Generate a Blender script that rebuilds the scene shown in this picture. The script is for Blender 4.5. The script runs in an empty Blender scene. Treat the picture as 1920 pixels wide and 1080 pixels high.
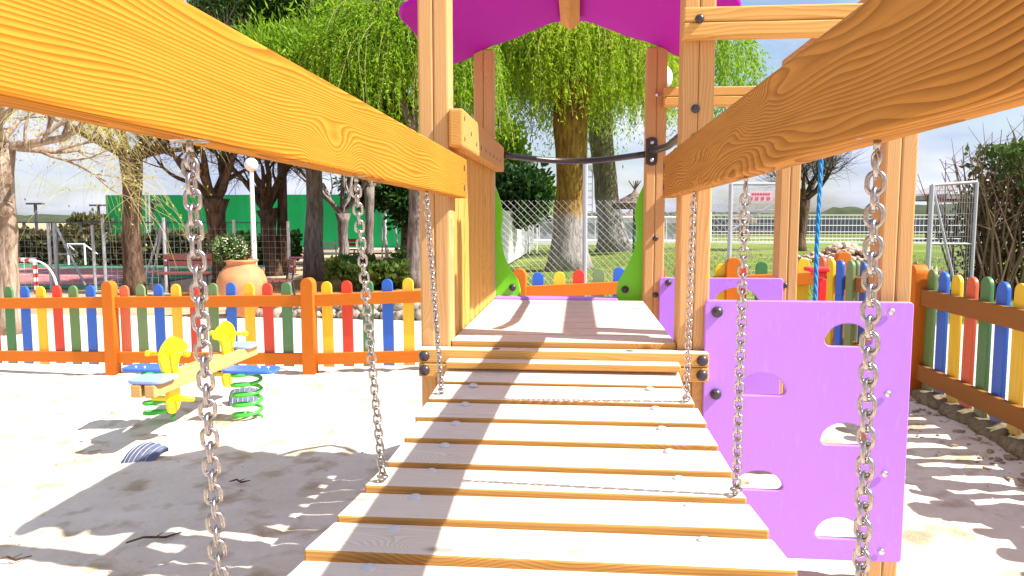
import bpy, bmesh, math, random
import numpy as np
from mathutils import Vector, Matrix, noise as mnoise

# ------------------------------------------------------------------ camera, sky, sun, exposure
S = bpy.context.scene
f = 1400.0
TH = math.atan(132 / f); PS = math.atan(125 / math.hypot(f, 132)); CZ = 1.4
R_ = Vector((math.cos(PS), math.sin(PS), 0)); Fh = Vector((-math.sin(PS), math.cos(PS), 0))
F_ = Vector((Fh.x * math.cos(TH), Fh.y * math.cos(TH), -math.sin(TH)))
U_ = R_.cross(F_)
cd = bpy.data.cameras.new('camera'); cam = bpy.data.objects.new('camera', cd); S.collection.objects.link(cam)
cam.matrix_world = Matrix((R_, U_, -F_)).transposed().to_4x4()
cam.location = (0, 0, CZ)
cd.sensor_width = 36; cd.lens = 36 * f / 1920; cd.clip_start = .02; cd.clip_end = 3000
S.camera = cam
S.view_settings.view_transform = 'Standard'; S.view_settings.look = 'None'; S.view_settings.gamma = 1
S.view_settings.exposure = 1.38

SUN = Vector((.89, -.19, 1.0)).normalized()          # towards the sun
elev = math.asin(SUN.z); azim = math.atan2(SUN.x, SUN.y)
W = bpy.data.worlds.new('World'); S.world = W; W.use_nodes = True
nt = W.node_tree; nt.nodes.clear()
out = nt.nodes.new('ShaderNodeOutputWorld'); bg = nt.nodes.new('ShaderNodeBackground')
sky = nt.nodes.new('ShaderNodeTexSky'); sky.sky_type = 'NISHITA'; sky.sun_disc = False
sky.sun_elevation = elev; sky.sun_rotation = azim; sky.air_density = 1.0; sky.dust_density = 1.5
tc = nt.nodes.new('ShaderNodeTexCoord'); mp = nt.nodes.new('ShaderNodeMapping'); mp.inputs['Scale'].default_value = (1, 1, 3.4)
n1 = nt.nodes.new('ShaderNodeTexNoise'); n1.inputs['Scale'].default_value = 3.1; n1.inputs['Detail'].default_value = 9; n1.inputs['Roughness'].default_value = .62
cr = nt.nodes.new('ShaderNodeValToRGB'); cr.color_ramp.elements[0].position = .40; cr.color_ramp.elements[1].position = .58
n2 = nt.nodes.new('ShaderNodeTexNoise'); n2.inputs['Scale'].default_value = 5.0; n2.inputs['Detail'].default_value = 6
cr2 = nt.nodes.new('ShaderNodeValToRGB'); cr2.color_ramp.elements[0].position = .36; cr2.color_ramp.elements[1].position = .64
cr2.color_ramp.elements[0].color = (3.2, 3.65, 5.3, 1); cr2.color_ramp.elements[1].color = (5.6, 5.8, 6.4, 1)
mx = nt.nodes.new('ShaderNodeMix'); mx.data_type = 'RGBA'
L = nt.links.new
L(tc.outputs['Generated'], mp.inputs[0]); L(mp.outputs[0], n1.inputs[0]); L(mp.outputs[0], n2.inputs[0])
L(n1.outputs[0], cr.inputs[0]); L(n2.outputs[0], cr2.inputs[0]); L(cr.outputs[0], mx.inputs[0])
L(sky.outputs[0], mx.inputs[6]); L(cr2.outputs[0], mx.inputs[7]); L(mx.outputs[2], bg.inputs[0])
bg.inputs[1].default_value = .07; L(bg.outputs[0], out.inputs[0])
sl = bpy.data.lights.new('sun', 'SUN'); sl.energy = 4.2; sl.angle = math.radians(.5); sl.color = (1, .95, .87)
so = bpy.data.objects.new('sun', sl); S.collection.objects.link(so)
so.rotation_euler = SUN.to_track_quat('Z', 'Y').to_euler()

# ------------------------------------------------------------------ helpers
rnd = random.Random(7)
COL = S.collection
def gz(x): return .22 + .055 * max(-4.5, min(3.0, x))
def ray(px, py): return F_ + R_ * ((px - 960) / f) - U_ * ((py - 540) / f)
def at(px, py, Y):
    r = ray(px, py); return Vector((r.x * Y / r.y, Y, CZ + r.z * Y / r.y))
def atg(px, py):
    r = ray(px, py); z = .2
    for _ in range(30):
        t = (z - CZ) / r.z; z = gz(r.x * t)
    return Vector((r.x * t, r.y * t, z))
def gx(px, Y, z=None):                                 # the ground point seen at column px, depth Y
    p = at(px, 420, Y); return Vector((p.x, Y, gz(p.x) if z is None else z))

def wpos(o):
    v = Vector(o.location); p = o.parent
    while p: v = v + Vector(p.location); p = p.parent
    return v
def link(name, me, parent=None, loc=(0, 0, 0), local=False):
    o = bpy.data.objects.new(name, me); COL.objects.link(o)
    loc = Vector(loc)
    if parent:
        o.parent = parent
        if not local: loc = loc - wpos(parent)
    o.location = loc
    return o
def tag(o, label, cat, group=None, kind=None):
    if label: o['label'] = label
    if cat: o['category'] = cat
    if group: o['group'] = group
    if kind: o['kind'] = kind
    return o
def thing(name, label, cat, loc=(0, 0, 0), rz=0, group=None):
    o = bpy.data.objects.new(name, None); COL.objects.link(o); o.location = loc; o.rotation_euler = (0, 0, rz)
    o.empty_display_size = .1
    return tag(o, label, cat, group)
def struct(o): o['kind'] = 'structure'; return o

class MB:
    def __init__(s): s.v = []; s.f = []; s.m = []
    def add(s, vs, fs, m=0):
        b = len(s.v); s.v += [tuple(v) for v in vs]; s.f += [tuple(i + b for i in q) for q in fs]; s.m += [m] * len(fs)
    def box(s, c, d, m=0, mat=None):
        vs = [Vector((x * d[0] / 2, y * d[1] / 2, z * d[2] / 2)) for x in (-1, 1) for y in (-1, 1) for z in (-1, 1)]
        if mat: vs = [mat @ v for v in vs]
        c = Vector(c); s.add([v + c for v in vs], [(0, 1, 3, 2), (4, 6, 7, 5), (0, 4, 5, 1), (2, 3, 7, 6), (0, 2, 6, 4), (1, 5, 7, 3)], m)
    def tube(s, pts, r, n=8, m=0, cap=True):
        pts = [Vector(p) for p in pts]; k = len(pts)
        rs = r if isinstance(r, (list, tuple)) else [r] * k
        b = len(s.v); up = None
        for i, p in enumerate(pts):
            d = (pts[min(i + 1, k - 1)] - pts[max(i - 1, 0)])
            if d.length < 1e-9: d = Vector((0, 0, 1))
            d.normalize()
            if up is None: up = d.orthogonal().normalized()
            else:
                up = up - d * up.dot(d)
                up = up.normalized() if up.length > 1e-6 else d.orthogonal().normalized()
            w = d.cross(up)
            for j in range(n):
                a = 2 * math.pi * j / n
                s.v.append(tuple(p + (up * math.cos(a) + w * math.sin(a)) * rs[i]))
        for i in range(k - 1):
            for j in range(n):
                s.f.append((b + i * n + j, b + i * n + (j + 1) % n, b + (i + 1) * n + (j + 1) % n, b + (i + 1) * n + j)); s.m.append(m)
        if cap:
            s.f.append(tuple(b + j for j in reversed(range(n)))); s.m.append(m)
            s.f.append(tuple(b + (k - 1) * n + j for j in range(n))); s.m.append(m)
    def lathe(s, prof, n=24, c=(0, 0, 0), m=0):
        b = len(s.v)
        for r, z in prof:
            for j in range(n):
                a = 2 * math.pi * j / n; s.v.append((c[0] + r * math.cos(a), c[1] + r * math.sin(a), c[2] + z))
        for i in range(len(prof) - 1):
            for j in range(n):
                s.f.append((b + i * n + j, b + i * n + (j + 1) % n, b + (i + 1) * n + (j + 1) % n, b + (i + 1) * n + j)); s.m.append(m)
    def mesh(s, name, mats, smooth=False):
        me = bpy.data.meshes.new(name); me.from_pydata(s.v, [], s.f)
        for m in (mats if isinstance(mats, (list, tuple)) else [mats]): me.materials.append(m)
        if any(s.m): me.polygons.foreach_set('material_index', s.m)
        if smooth: me.polygons.foreach_set('use_smooth', [True] * len(s.f))
        me.update(); return me
    def build(s, name, mats, parent=None, loc=(0, 0, 0), smooth=False, local=False):
        return link(name, s.mesh(name, mats, smooth), parent, loc, local)

_bc = {}
def bevbox(d, mats, bev=.004, seg=2, split=0, topmat=False):
    """bevelled board; split=1 -> two halves side by side with a groove between (glued post)."""
    key = (tuple(round(x, 4) for x in d), tuple(m.name for m in mats), bev, seg, split, topmat)
    if key in _bc: return _bc[key]
    bm = bmesh.new()
    parts = [(0, d)]
    if split == 1: parts = [(-d[0] / 4, (d[0] / 2, d[1], d[2])), (d[0] / 4, (d[0] / 2, d[1], d[2]))]
    if split == 2: parts = [(-d[2] / 4, (d[0], d[1], d[2] / 2)), (d[2] / 4, (d[0], d[1], d[2] / 2))]
    for o, e in parts:
        g = bmesh.ops.create_cube(bm, size=1)
        for v in g['verts']:
            v.co = Vector((v.co.x * e[0] + (o if split == 1 else 0), v.co.y * e[1], v.co.z * e[2] + (o if split == 2 else 0)))
    bmesh.ops.bevel(bm, geom=bm.edges[:], offset=bev, segments=seg, affect='EDGES', profile=.5)
    me = bpy.data.meshes.new('board'); bm.to_mesh(me); bm.free()
    for m in mats: me.materials.append(m)
    for p in me.polygons:
        if topmat and p.normal.z > .6: p.material_index = 1
        p.use_smooth = len(mats) > 9
    _bc[key] = me
    return me
def board(name, d, loc, mats, parent, bev=.004, split=0, topmat=False, rot=None, local=False, seg=2):
    o = link(name, bevbox(d, mats if isinstance(mats, (list, tuple)) else [mats], bev, seg, split, topmat), parent, loc, local)
    if rot: o.rotation_euler = rot
    return o
def plate(outlines, th, bev=.003):
    """flat plate in local XZ, thickness along Y, holes allowed; returns mesh"""
    cu = bpy.data.curves.new('c', 'CURVE'); cu.dimensions = '2D'; cu.fill_mode = 'BOTH'
    cu.extrude = th / 2 - bev; cu.bevel_depth = bev; cu.bevel_resolution = 2; cu.offset = -bev
    for pl in outlines:
        sp = cu.splines.new('POLY'); sp.points.add(len(pl) - 1)
        for i, p in enumerate(pl): sp.points[i].co = (p[0], p[1], 0, 1)
        sp.use_cyclic_u = True
    o = bpy.data.objects.new('c', cu); COL.objects.link(o)
    dg = bpy.context.evaluated_depsgraph_get(); me = bpy.data.meshes.new_from_object(o.evaluated_get(dg))
    bpy.data.objects.remove(o); bpy.data.curves.remove(cu)
    me.transform(Matrix.Rotation(math.radians(90), 4, 'X'))
    return me
def smoothpoly(pts, n=6):
    """closed Catmull-Rom"""
    r = []; k = len(pts)
    for i in range(k):
        p0, p1, p2, p3 = [Vector((*pts[(i + j - 1) % k], 0)) for j in range(4)]
        for t in range(n):
            u = t / n
            v = .5 * ((2 * p1) + (p2 - p0) * u + (2 * p0 - 5 * p1 + 4 * p2 - p3) * u * u + (-p0 + 3 * p1 - 3 * p2 + p3) * u ** 3)
            r.append((v.x, v.y))
    return r

# ------------------------------------------------------------------ materials
def mat(name, col, rough=.6, metal=0, spec=.5):
    m = bpy.data.materials.new(name); m.use_nodes = True; b = m.node_tree.nodes['Principled BSDF']
    b.inputs['Base Color'].default_value = (*col, 1); b.inputs['Roughness'].default_value = rough; b.inputs['Metallic'].default_value = metal
    b.inputs['Specular IOR Level'].default_value = spec
    return m
class NG:
    def __init__(s, m): s.t = m.node_tree; s.b = s.t.nodes['Principled BSDF']
    def n(s, typ, **kw):
        x = s.t.nodes.new(typ)
        for k, v in kw.items():
            if k.startswith('_'): setattr(x, k[1:], v)
            else: x.inputs[k.replace('__', ' ')].default_value = v
        return x
    def l(s, a, b): s.t.links.new(a, b)
    def math(s, op, a, b=None):
        x = s.t.nodes.new('ShaderNodeMath'); x.operation = op
        for i, v in enumerate((a, b)):
            if v is None: continue
            if isinstance(v, (int, float)): x.inputs[i].default_value = v
            else: s.l(v, x.inputs[i])
        return x.outputs[0]
    def mix(s, fac, a, b, mode='MIX'):
        x = s.t.nodes.new('ShaderNodeMix'); x.data_type = 'RGBA'; x.blend_type = mode
        for i, v in ((0, fac), (6, a), (7, b)):
            if isinstance(v, (int, float)): x.inputs[i].default_value = v
            elif isinstance(v, tuple): x.inputs[i].default_value = (*v, 1)
            else: s.l(v, x.inputs[i])
        return x.outputs[2]
    def ramp(s, v, p0, p1, c0=(0, 0, 0), c1=(1, 1, 1)):
        x = s.t.nodes.new('ShaderNodeValToRGB'); e = x.color_ramp.elements
        e[0].position = p0; e[1].position = p1; e[0].color = (*c0, 1); e[1].color = (*c1, 1); s.l(v, x.inputs[0]); return x.outputs[0]
    def bump(s, h, st=.3, d=.01):
        x = s.t.nodes.new('ShaderNodeBump'); x.inputs['Strength'].default_value = st; x.inputs['Distance'].default_value = d
        s.l(h, x.inputs['Height']); s.l(x.outputs[0], s.b.inputs['Normal'])

def wood(name, axis, light, dark, freq=60, amp=7, rough=.55, knots=True, cross=(1, 1), bump=.25, stain=None, contrast=1.0, cracks=False, stretch=1.3):
    m = mat(name, light, rough + .08, 0, .14); g = NG(m)
    tc = g.n('ShaderNodeTexCoord'); oi = g.n('ShaderNodeObjectInfo')
    off = g.n('ShaderNodeVectorMath', _operation='SCALE'); off.inputs[0].default_value = (7.3, 3.1, 5.7); g.l(oi.outputs['Random'], off.inputs['Scale'])
    ad = g.n('ShaderNodeVectorMath', _operation='ADD'); g.l(tc.outputs['Object'], ad.inputs[0]); g.l(off.outputs[0], ad.inputs[1])
    sc = [7.0, 7.0, 7.0]; sc[axis] = stretch
    mp = g.n('ShaderNodeMapping'); mp.inputs['Scale'].default_value = sc; g.l(ad.outputs[0], mp.inputs[0])
    ns = g.n('ShaderNodeTexNoise', Scale=1.0, Detail=2.2, Roughness=.45); g.l(mp.outputs[0], ns.inputs[0])
    sep = g.n('ShaderNodeSeparateXYZ'); g.l(ad.outputs[0], sep.inputs[0])
    oth = [i for i in range(3) if i != axis]
    lin = g.math('ADD', g.math('MULTIPLY', sep.outputs[oth[0]], cross[0]), g.math('MULTIPLY', sep.outputs[oth[1]], cross[1]))
    h = g.math('ADD', g.math('MULTIPLY', lin, freq * 2.2), g.math('MULTIPLY', ns.outputs[0], amp * 5))
    if knots:
        ks = [5.5, 5.5, 5.5]; ks[axis] = 2.6
        mk = g.n('ShaderNodeMapping'); mk.inputs['Scale'].default_value = ks; g.l(ad.outputs[0], mk.inputs[0])
        vo = g.n('ShaderNodeTexVoronoi', Scale=1.0, Randomness=1.0); g.l(mk.outputs[0], vo.inputs[0])
        kd = g.math('POWER', g.math('MAXIMUM', g.math('SUBTRACT', 1.0, g.math('MULTIPLY', vo.outputs[0], 2.4)), 0.0), 2.0)
        h = g.math('ADD', h, g.math('MULTIPLY', kd, amp * 4.0))
    ring = g.math('FRACT', h)
    # late wood: slow rise, fast fall
    r1 = g.ramp(ring, .25, .97)
    fn_s = [55.0, 55.0, 55.0]; fn_s[axis] = 2.0
    mf = g.n('ShaderNodeMapping'); mf.inputs['Scale'].default_value = fn_s; g.l(ad.outputs[0], mf.inputs[0])
    fn = g.n('ShaderNodeTexNoise', Scale=3.0, Detail=3.0); g.l(mf.outputs[0], fn.inputs[0])
    big = g.n('ShaderNodeTexNoise', Scale=2.2, Detail=3.0); g.l(ad.outputs[0], big.inputs[0])
    w = g.math('MULTIPLY', r1, g.math('ADD', .35 * contrast, g.math('MULTIPLY', g.ramp(big.outputs[0], .3, .7), .5 * contrast)))
    c = g.mix(w, light, dark)
    c = g.mix(g.math('MULTIPLY', g.ramp(fn.outputs[0], .45, .75), .28), c, dark)
    if knots:
        c = g.mix(g.math('MULTIPLY', g.ramp(kd, .62, .80), .75), c, tuple(x * .38 for x in dark))
    if stain: c = g.mix(g.math('MULTIPLY', g.ramp(big.outputs[0], .42, .7), stain[3]), c, stain[:3])
    # drying cracks: long thin dark slits
    cs = [6.0, 6.0, 6.0]; cs[axis] = .22
    mc = g.n('ShaderNodeMapping'); mc.inputs['Scale'].default_value = cs; g.l(ad.outputs[0], mc.inputs[0])
    cn = g.n('ShaderNodeTexNoise', Scale=1.0, Detail=.4); g.l(mc.outputs[0], cn.inputs[0])
    ca = g.math('ABSOLUTE', g.math('SUBTRACT', cn.outputs[0], .5)); crk = g.math('LESS_THAN', ca, .0013 if cracks else -1.0)
    gate = g.math('GREATER_THAN', big.outputs[0], .53)
    crk = g.math('MULTIPLY', crk, gate)
    c = g.mix(g.math('MULTIPLY', crk, .75), c, tuple(x * .2 for x in dark))
    g.l(c, g.b.inputs['Base Color'])
    g.bump(g.math('SUBTRACT', g.math('ADD', g.math('MULTIPLY', r1, -.5), fn.outputs[0]), g.math('MULTIPLY', crk, 2)), bump, .0012)
    return m
OL = (.72, .40, .10); OD = (.50, .19, .022)
beam_m = wood('orange_beam_wood', 1, (.56, .24, .024), (.33, .10, .005), 90, 7.5, .72, cross=(.35, 1), bump=.6, contrast=1.6, cracks=True, stretch=.9)
beam2_m = wood('brown_beam_wood', 1, (.50, .235, .05), (.19, .062, .006), 60, 7.5, .72, cross=(.35, 1), bump=.5, contrast=1.35, cracks=True, stretch=1.0)
post_m = wood('post_wood', 2, (.61, .36, .16), (.44, .21, .065), 55, 3.0, .5, cross=(1, .3), contrast=.8)
yboard_m = wood('rail_wood_deep', 1, (.60, .32, .095), (.42, .18, .035), 55, 3.0, .5, cross=(.3, 1))
xboard_m = wood('rail_wood_cross', 0, (.66, .38, .12), (.47, .21, .05), 50, 3.0, .5, cross=(.3, 1))
slat_m = wood('slat_wood', 2, (.64, .36, .09), (.45, .20, .03), 60, 3.0, .5, cross=(.3, 1))
deck_top = wood('bleached_deck_wood', 0, (.79, .70, .60), (.58, .44, .34), 34, 6.0, .7, cross=(1, .2), bump=.3, contrast=.95)
deck_edge = wood('cut_deck_edge', 0, (.58, .31, .09), (.36, .15, .03), 70, 3.0, .6, cross=(.2, 1))
g = NG(deck_top); tcn = g.n('ShaderNodeTexCoord'); oin = g.n('ShaderNodeObjectInfo'); adn = g.n('ShaderNodeVectorMath', _operation='ADD'); g.l(tcn.outputs['Object'], adn.inputs[0]); g.l(oin.outputs['Random'], adn.inputs[1])
nn = g.n('ShaderNodeTexNoise', Scale=11.0, Detail=7.0, Roughness=.65); g.l(adn.outputs[0], nn.inputs[0]); prev = g.b.inputs['Base Color'].links[0].from_socket
c_ = g.mix(g.math('MULTIPLY', g.ramp(nn.outputs[0], .5, .7), .4), prev, (.60, .50, .40)); g.l(g.mix(g.math('MULTIPLY', oin.outputs['Random'], .22), c_, (.66, .52, .38)), g.b.inputs['Base Color'])
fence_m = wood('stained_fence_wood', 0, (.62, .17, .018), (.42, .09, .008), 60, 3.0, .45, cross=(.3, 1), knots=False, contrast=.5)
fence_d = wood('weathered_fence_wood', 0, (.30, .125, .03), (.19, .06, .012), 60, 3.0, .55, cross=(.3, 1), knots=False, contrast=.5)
fpost_m = wood('stained_fence_post', 2, (.62, .17, .018), (.42, .09, .008), 60, 3.0, .45, cross=(1, .3), knots=False, contrast=.5)
def paint(name, c, worn=(.45, .42, .33)):
    m = mat(name, c, .42, 0, .5); g = NG(m); tc = g.n('ShaderNodeTexCoord'); oi = g.n('ShaderNodeObjectInfo')
    ad = g.n('ShaderNodeVectorMath', _operation='ADD'); g.l(tc.outputs['Object'], ad.inputs[0]); g.l(oi.outputs['Random'], ad.inputs[1])
    mp = g.n('ShaderNodeMapping'); mp.inputs['Scale'].default_value = (50, 50, 5); g.l(ad.outputs[0], mp.inputs[0])
    n = g.n('ShaderNodeTexNoise', Scale=1.0, Detail=4.0); g.l(mp.outputs[0], n.inputs[0])
    big = g.n('ShaderNodeTexNoise', Scale=6.0, Detail=3.0); g.l(ad.outputs[0], big.inputs[0])
    k = g.math('MULTIPLY', g.ramp(n.outputs[0], .52, .75), g.math('MULTIPLY', g.ramp(big.outputs[0], .4, .65), .45))
    c2 = g.mix(k, c, worn)
    c2 = g.mix(g.math('MULTIPLY', g.ramp(n.outputs[0], .35, .6), .25), c2, tuple(x * .6 for x in c))
    c2 = g.mix(g.math('MULTIPLY', oi.outputs['Random'], .22), c2, worn)
    sp = g.n('ShaderNodeSeparateXYZ'); g.l(tc.outputs['Object'], sp.inputs[0])
    c2 = g.mix(g.math('MULTIPLY', g.ramp(g.math('ADD', sp.outputs[2], g.math('MULTIPLY', n.outputs[0], .15)), .10, .24, (1, 1, 1), (0, 0, 0)), .4), c2, (.45, .38, .29))
    g.l(c2, g.b.inputs['Base Color']); g.bump(n.outputs[0], .3, .001)
    return m
P_green = paint('green_paint', (.035, .20, .055)); P_blue = paint('blue_paint', (.006, .12, .62), (.1, .2, .5))
P_yel = paint('yellow_paint', (.85, .56, .01), (.7, .5, .1)); P_red = paint('red_paint', (.72, .035, .015), (.6, .15, .06))
P_green2 = paint('faded_green_paint', (.12, .24, .07)); P_red2 = paint('faded_red_paint', (.70, .11, .04), (.6, .3, .2))
def plastic(name, c, rough=.38, sss=0):
    m = mat(name, c, rough, 0, .5); g = NG(m); tc = g.n('ShaderNodeTexCoord')
    n = g.n('ShaderNodeTexNoise', Scale=420.0, Detail=2.0); g.l(tc.outputs['Object'], n.inputs[0]); g.bump(n.outputs[0], .25, .0006)
    n3 = g.n('ShaderNodeTexNoise', Scale=7.0, Detail=4.0); g.l(tc.outputs['Object'], n3.inputs[0])
    g.l(g.mix(g.math('MULTIPLY', g.ramp(n3.outputs[0], .4, .75), .16), c, tuple(min(1, x * .82 + .01) for x in c)), g.b.inputs['Base Color'])
    ms = g.n('ShaderNodeMapping'); ms.inputs['Scale'].default_value = (60, 60, 9); ms.inputs['Rotation'].default_value = (0, .7, .3); g.l(tc.outputs['Object'], ms.inputs[0])
    sn_ = g.n('ShaderNodeTexNoise', Scale=2.0, Detail=6.0, Roughness=.7); g.l(ms.outputs[0], sn_.inputs[0])
    prev = g.b.inputs['Base Color'].links[0].from_socket
    k_ = g.math('MULTIPLY', g.ramp(sn_.outputs[0], .56, .68), g.math('MULTIPLY', g.ramp(n3.outputs[0], .40, .60), .75))
    g.l(g.mix(k_, prev, tuple(min(1, x * .8 + .14) for x in c)), g.b.inputs['Base Color'])
    g.l(g.math('ADD', rough, g.math('MULTIPLY', k_, .8)), g.b.inputs['Roughness'])
    return m
purple_m = plastic('lilac_plastic', (.475, .205, .90)); roof_m = plastic('magenta_plastic', (.41, .008, .40), .6); roof_m.node_tree.nodes['Principled BSDF'].inputs['Specular IOR Level'].default_value = .08
green_pl = plastic('lime_plastic', (.17, .74, .012)); blue_pl = plastic('blue_plastic', (.03, .14, .70)); yel_pl = plastic('yellow_plastic', (.90, .68, .0))
ltblue_pl = plastic('pale_blue_plastic', (.26, .36, .78)); red_pl = plastic('red_plastic', (.78, .02, .025))
cap_m = plastic('dark_cap_plastic', (.045, .035, .045), .3)
def metal(name, c, rough):
    m = mat(name, c, rough, 1); g = NG(m); tc = g.n('ShaderNodeTexCoord')
    n = g.n('ShaderNodeTexNoise', Scale=300.0, Detail=3.0); g.l(tc.outputs['Object'], n.inputs[0])
    g.l(g.mix(g.ramp(n.outputs[0], .4, .7), c, tuple(x * .62 for x in c)), g.b.inputs['Base Color'])
    g.l(g.math('ADD', g.math('MULTIPLY', n.outputs[0], .25), rough - .1), g.b.inputs['Roughness']); g.bump(n.outputs[0], .15, .0005)
    return m
steel = metal('galvanised_steel', (.52, .475, .46), .27); bolt_m = metal('zinc_bolt', (.75, .72, .75), .35)
black_m = mat('black_steel', (.03, .024, .022), .32, 0, .6)
wire_m = mat('white_wire', (.72, .70, .66), .5); gal_m = mat('grey_galvanised', (.42, .44, .48), .45, .3); white_m = mat('white_paint', (.80, .80, .82), .5)
spring_m = mat('green_spring', (.06, .55, .06), .35); rope_m = mat('blue_rope', (.01, .25, .62), .6); dark_post = mat('dark_post', (.03, .035, .06), .5)
urn_m = mat('terracotta', (.55, .22, .09), .75); g = NG(urn_m); tcn = g.n('ShaderNodeTexCoord'); nn = g.n('ShaderNodeTexNoise', Scale=6.0, Detail=5.0)
g.l(tcn.outputs['Object'], nn.inputs[0]); g.l(g.mix(g.ramp(nn.outputs[0], .35, .7), (.60, .25, .10), (.42, .17, .08)), g.b.inputs['Base Color']); g.bump(nn.outputs[0], .4, .01)

def groundmat(name, a, b, scale, c=None, rough=.95, bump=.5, dist=.02, detail=8):
    m = mat(name, a, rough, 0, .1); g = NG(m); tc = g.n('ShaderNodeTexCoord')
    n = g.n('ShaderNodeTexNoise', Scale=scale, Detail=detail, Roughness=.6); g.l(tc.outputs['Object'], n.inputs[0])
    n2 = g.n('ShaderNodeTexNoise', Scale=scale * 14, Detail=9.0, Roughness=.7); g.l(tc.outputs['Object'], n2.inputs[0])
    col = g.mix(g.ramp(n.outputs[0], .35, .66), a, b)
    if c:
        n3 = g.n('ShaderNodeTexNoise', Scale=scale * 3.1, Detail=4.0); g.l(tc.outputs['Object'], n3.inputs[0])
        col = g.mix(g.math('MULTIPLY', g.ramp(n3.outputs[0], .52, .68), .8), col, c)
    col = g.mix(g.math('MULTIPLY', g.ramp(n2.outputs[0], .5, .8), .3), col, tuple(x * .6 for x in b))
    g.l(col, g.b.inputs['Base Color']); g.bump(g.math('ADD', n.outputs[0], g.math('MULTIPLY', n2.outputs[0], .25)), bump, dist)
    return m
sand_m = groundmat('playground_sand', (.78, .70, .60), (.66, .56, .44), 1.9, (.40, .29, .17), bump=.8, dist=.04)
earth_m = groundmat('park_earth', (.50, .38, .25), (.40, .28, .17), .6, (.30, .18, .09))
ochre_m = groundmat('ochre_soil', (.48, .24, .09), (.38, .18, .07), 1.5, (.24, .12, .05))
path_m = groundmat('pale_path', (.68, .62, .53), (.58, .50, .41), .7)
lawn_m = groundmat('lawn_turf', (.17, .22, .045), (.10, .15, .025), .35, (.28, .26, .09), bump=.8, dist=.04)
court_pink = groundmat('pink_court', (.42, .17, .17), (.36, .15, .15), .3); court_green = groundmat('green_court', (.06, .20, .12), (.05, .16, .09), .4)
greenwall_m = groundmat('green_wall_paint', (.006, .27, .07), (.012, .19, .06), .35, rough=.7, bump=.1)
g = NG(greenwall_m); tcn = g.n('ShaderNodeTexCoord'); mpn = g.n('ShaderNodeMapping'); mpn.inputs['Scale'].default_value = (1.2, 1, .12); g.l(tcn.outputs['Object'], mpn.inputs[0])
nn = g.n('ShaderNodeTexNoise', Scale=2.0, Detail=6.0); g.l(mpn.outputs[0], nn.inputs[0]); prev = g.b.inputs['Base Color'].links[0].from_socket
g.l(g.mix(g.math('MULTIPLY', g.ramp(nn.outputs[0], .48, .68), .35), prev, (.03, .30, .14)), g.b.inputs['Base Color'])
stone_m = groundmat('rough_stone', (.42, .36, .29), (.28, .24, .19), 5.0, (.20, .15, .10), bump=1, dist=.03)
moss_m = groundmat('mossy_kerb_stone', (.30, .24, .16), (.18, .15, .08), 9.0, (.10, .10, .03), bump=1, dist=.03)
thatch_m = groundmat('thatch', (.26, .20, .17), (.17, .13, .11), 9.0, bump=1, dist=.05)
tile_m = groundmat('clay_tile', (.52, .17, .10), (.40, .12, .07), 5.0)
rubber_m = groundmat('blue_grey_rubber', (.14, .16, .27), (.10, .12, .20), 20.0, (.25, .22, .2), rough=.6)
mound_m = groundmat('far_hill_scrub', (.075, .085, .05), (.045, .06, .03), .3)
paver = mat('light_pavers', (.5, .48, .45), .8); g = NG(paver); tcn = g.n('ShaderNodeTexCoord')
br = g.n('ShaderNodeTexBrick', Scale=5.0); br.inputs['Color1'].default_value = (.56, .53, .50, 1); br.inputs['Color2'].default_value = (.47, .45, .43, 1); br.inputs['Mortar'].default_value = (.25, .22, .2, 1); br.inputs['Mortar Size'].default_value = .025
g.l(tcn.outputs['Object'], br.inputs[0]); g.l(br.outputs[0], g.b.inputs['Base Color'])

def barkmat(name, a, b, wash=None):
    m = mat(name, a, .9, 0, .1); g = NG(m); tc = g.n('ShaderNodeTexCoord')
    mp = g.n('ShaderNodeMapping'); mp.inputs['Scale'].default_value = (14, 14, 3); g.l(tc.outputs['Object'], mp.inputs[0])
    n = g.n('ShaderNodeTexNoise', Scale=1.0, Detail=7.0, Roughness=.65, Distortion=.6); g.l(mp.outputs[0], n.inputs[0])
    c = g.mix(g.ramp(n.outputs[0], .38, .62), b, a)
    if wash:
        sp = g.n('ShaderNodeSeparateXYZ'); g.l(tc.outputs['Object'], sp.inputs[0])
        hh = g.math('ADD', sp.outputs[2], g.math('MULTIPLY', n.outputs[0], .8))
        c = g.mix(g.ramp(g.math('DIVIDE', hh, 4.0), wash[3] / 4, wash[3] / 4 + .05, (1, 1, 1), (0, 0, 0)), c, g.mix(g.ramp(n.outputs[0], .4, .6), tuple(x * .6 for x in wash[:3]), wash[:3]))
    g.l(c, g.b.inputs['Base Color']); g.bump(n.outputs[0], 1, .04)
    return m
bark_dark = barkmat('dark_bark', (.17, .11, .075), (.06, .035, .025)); bark_grey = barkmat('grey_bark', (.30, .25, .23), (.13, .10, .09))
bark_yel = barkmat('ochre_bark', (.38, .23, .055), (.15, .075, .02), (.40, .36, .34, 1.55)); bark_wash = barkmat('whitewashed_bark', (.22, .19, .12), (.09, .08, .045), (.34, .32, .31, 2.0))
bark_pale = barkmat('pale_pollard_bark', (.42, .33, .26), (.20, .13, .09))
birch_m = barkmat('birch_bark', (.62, .60, .62), (.25, .24, .26))
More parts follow.
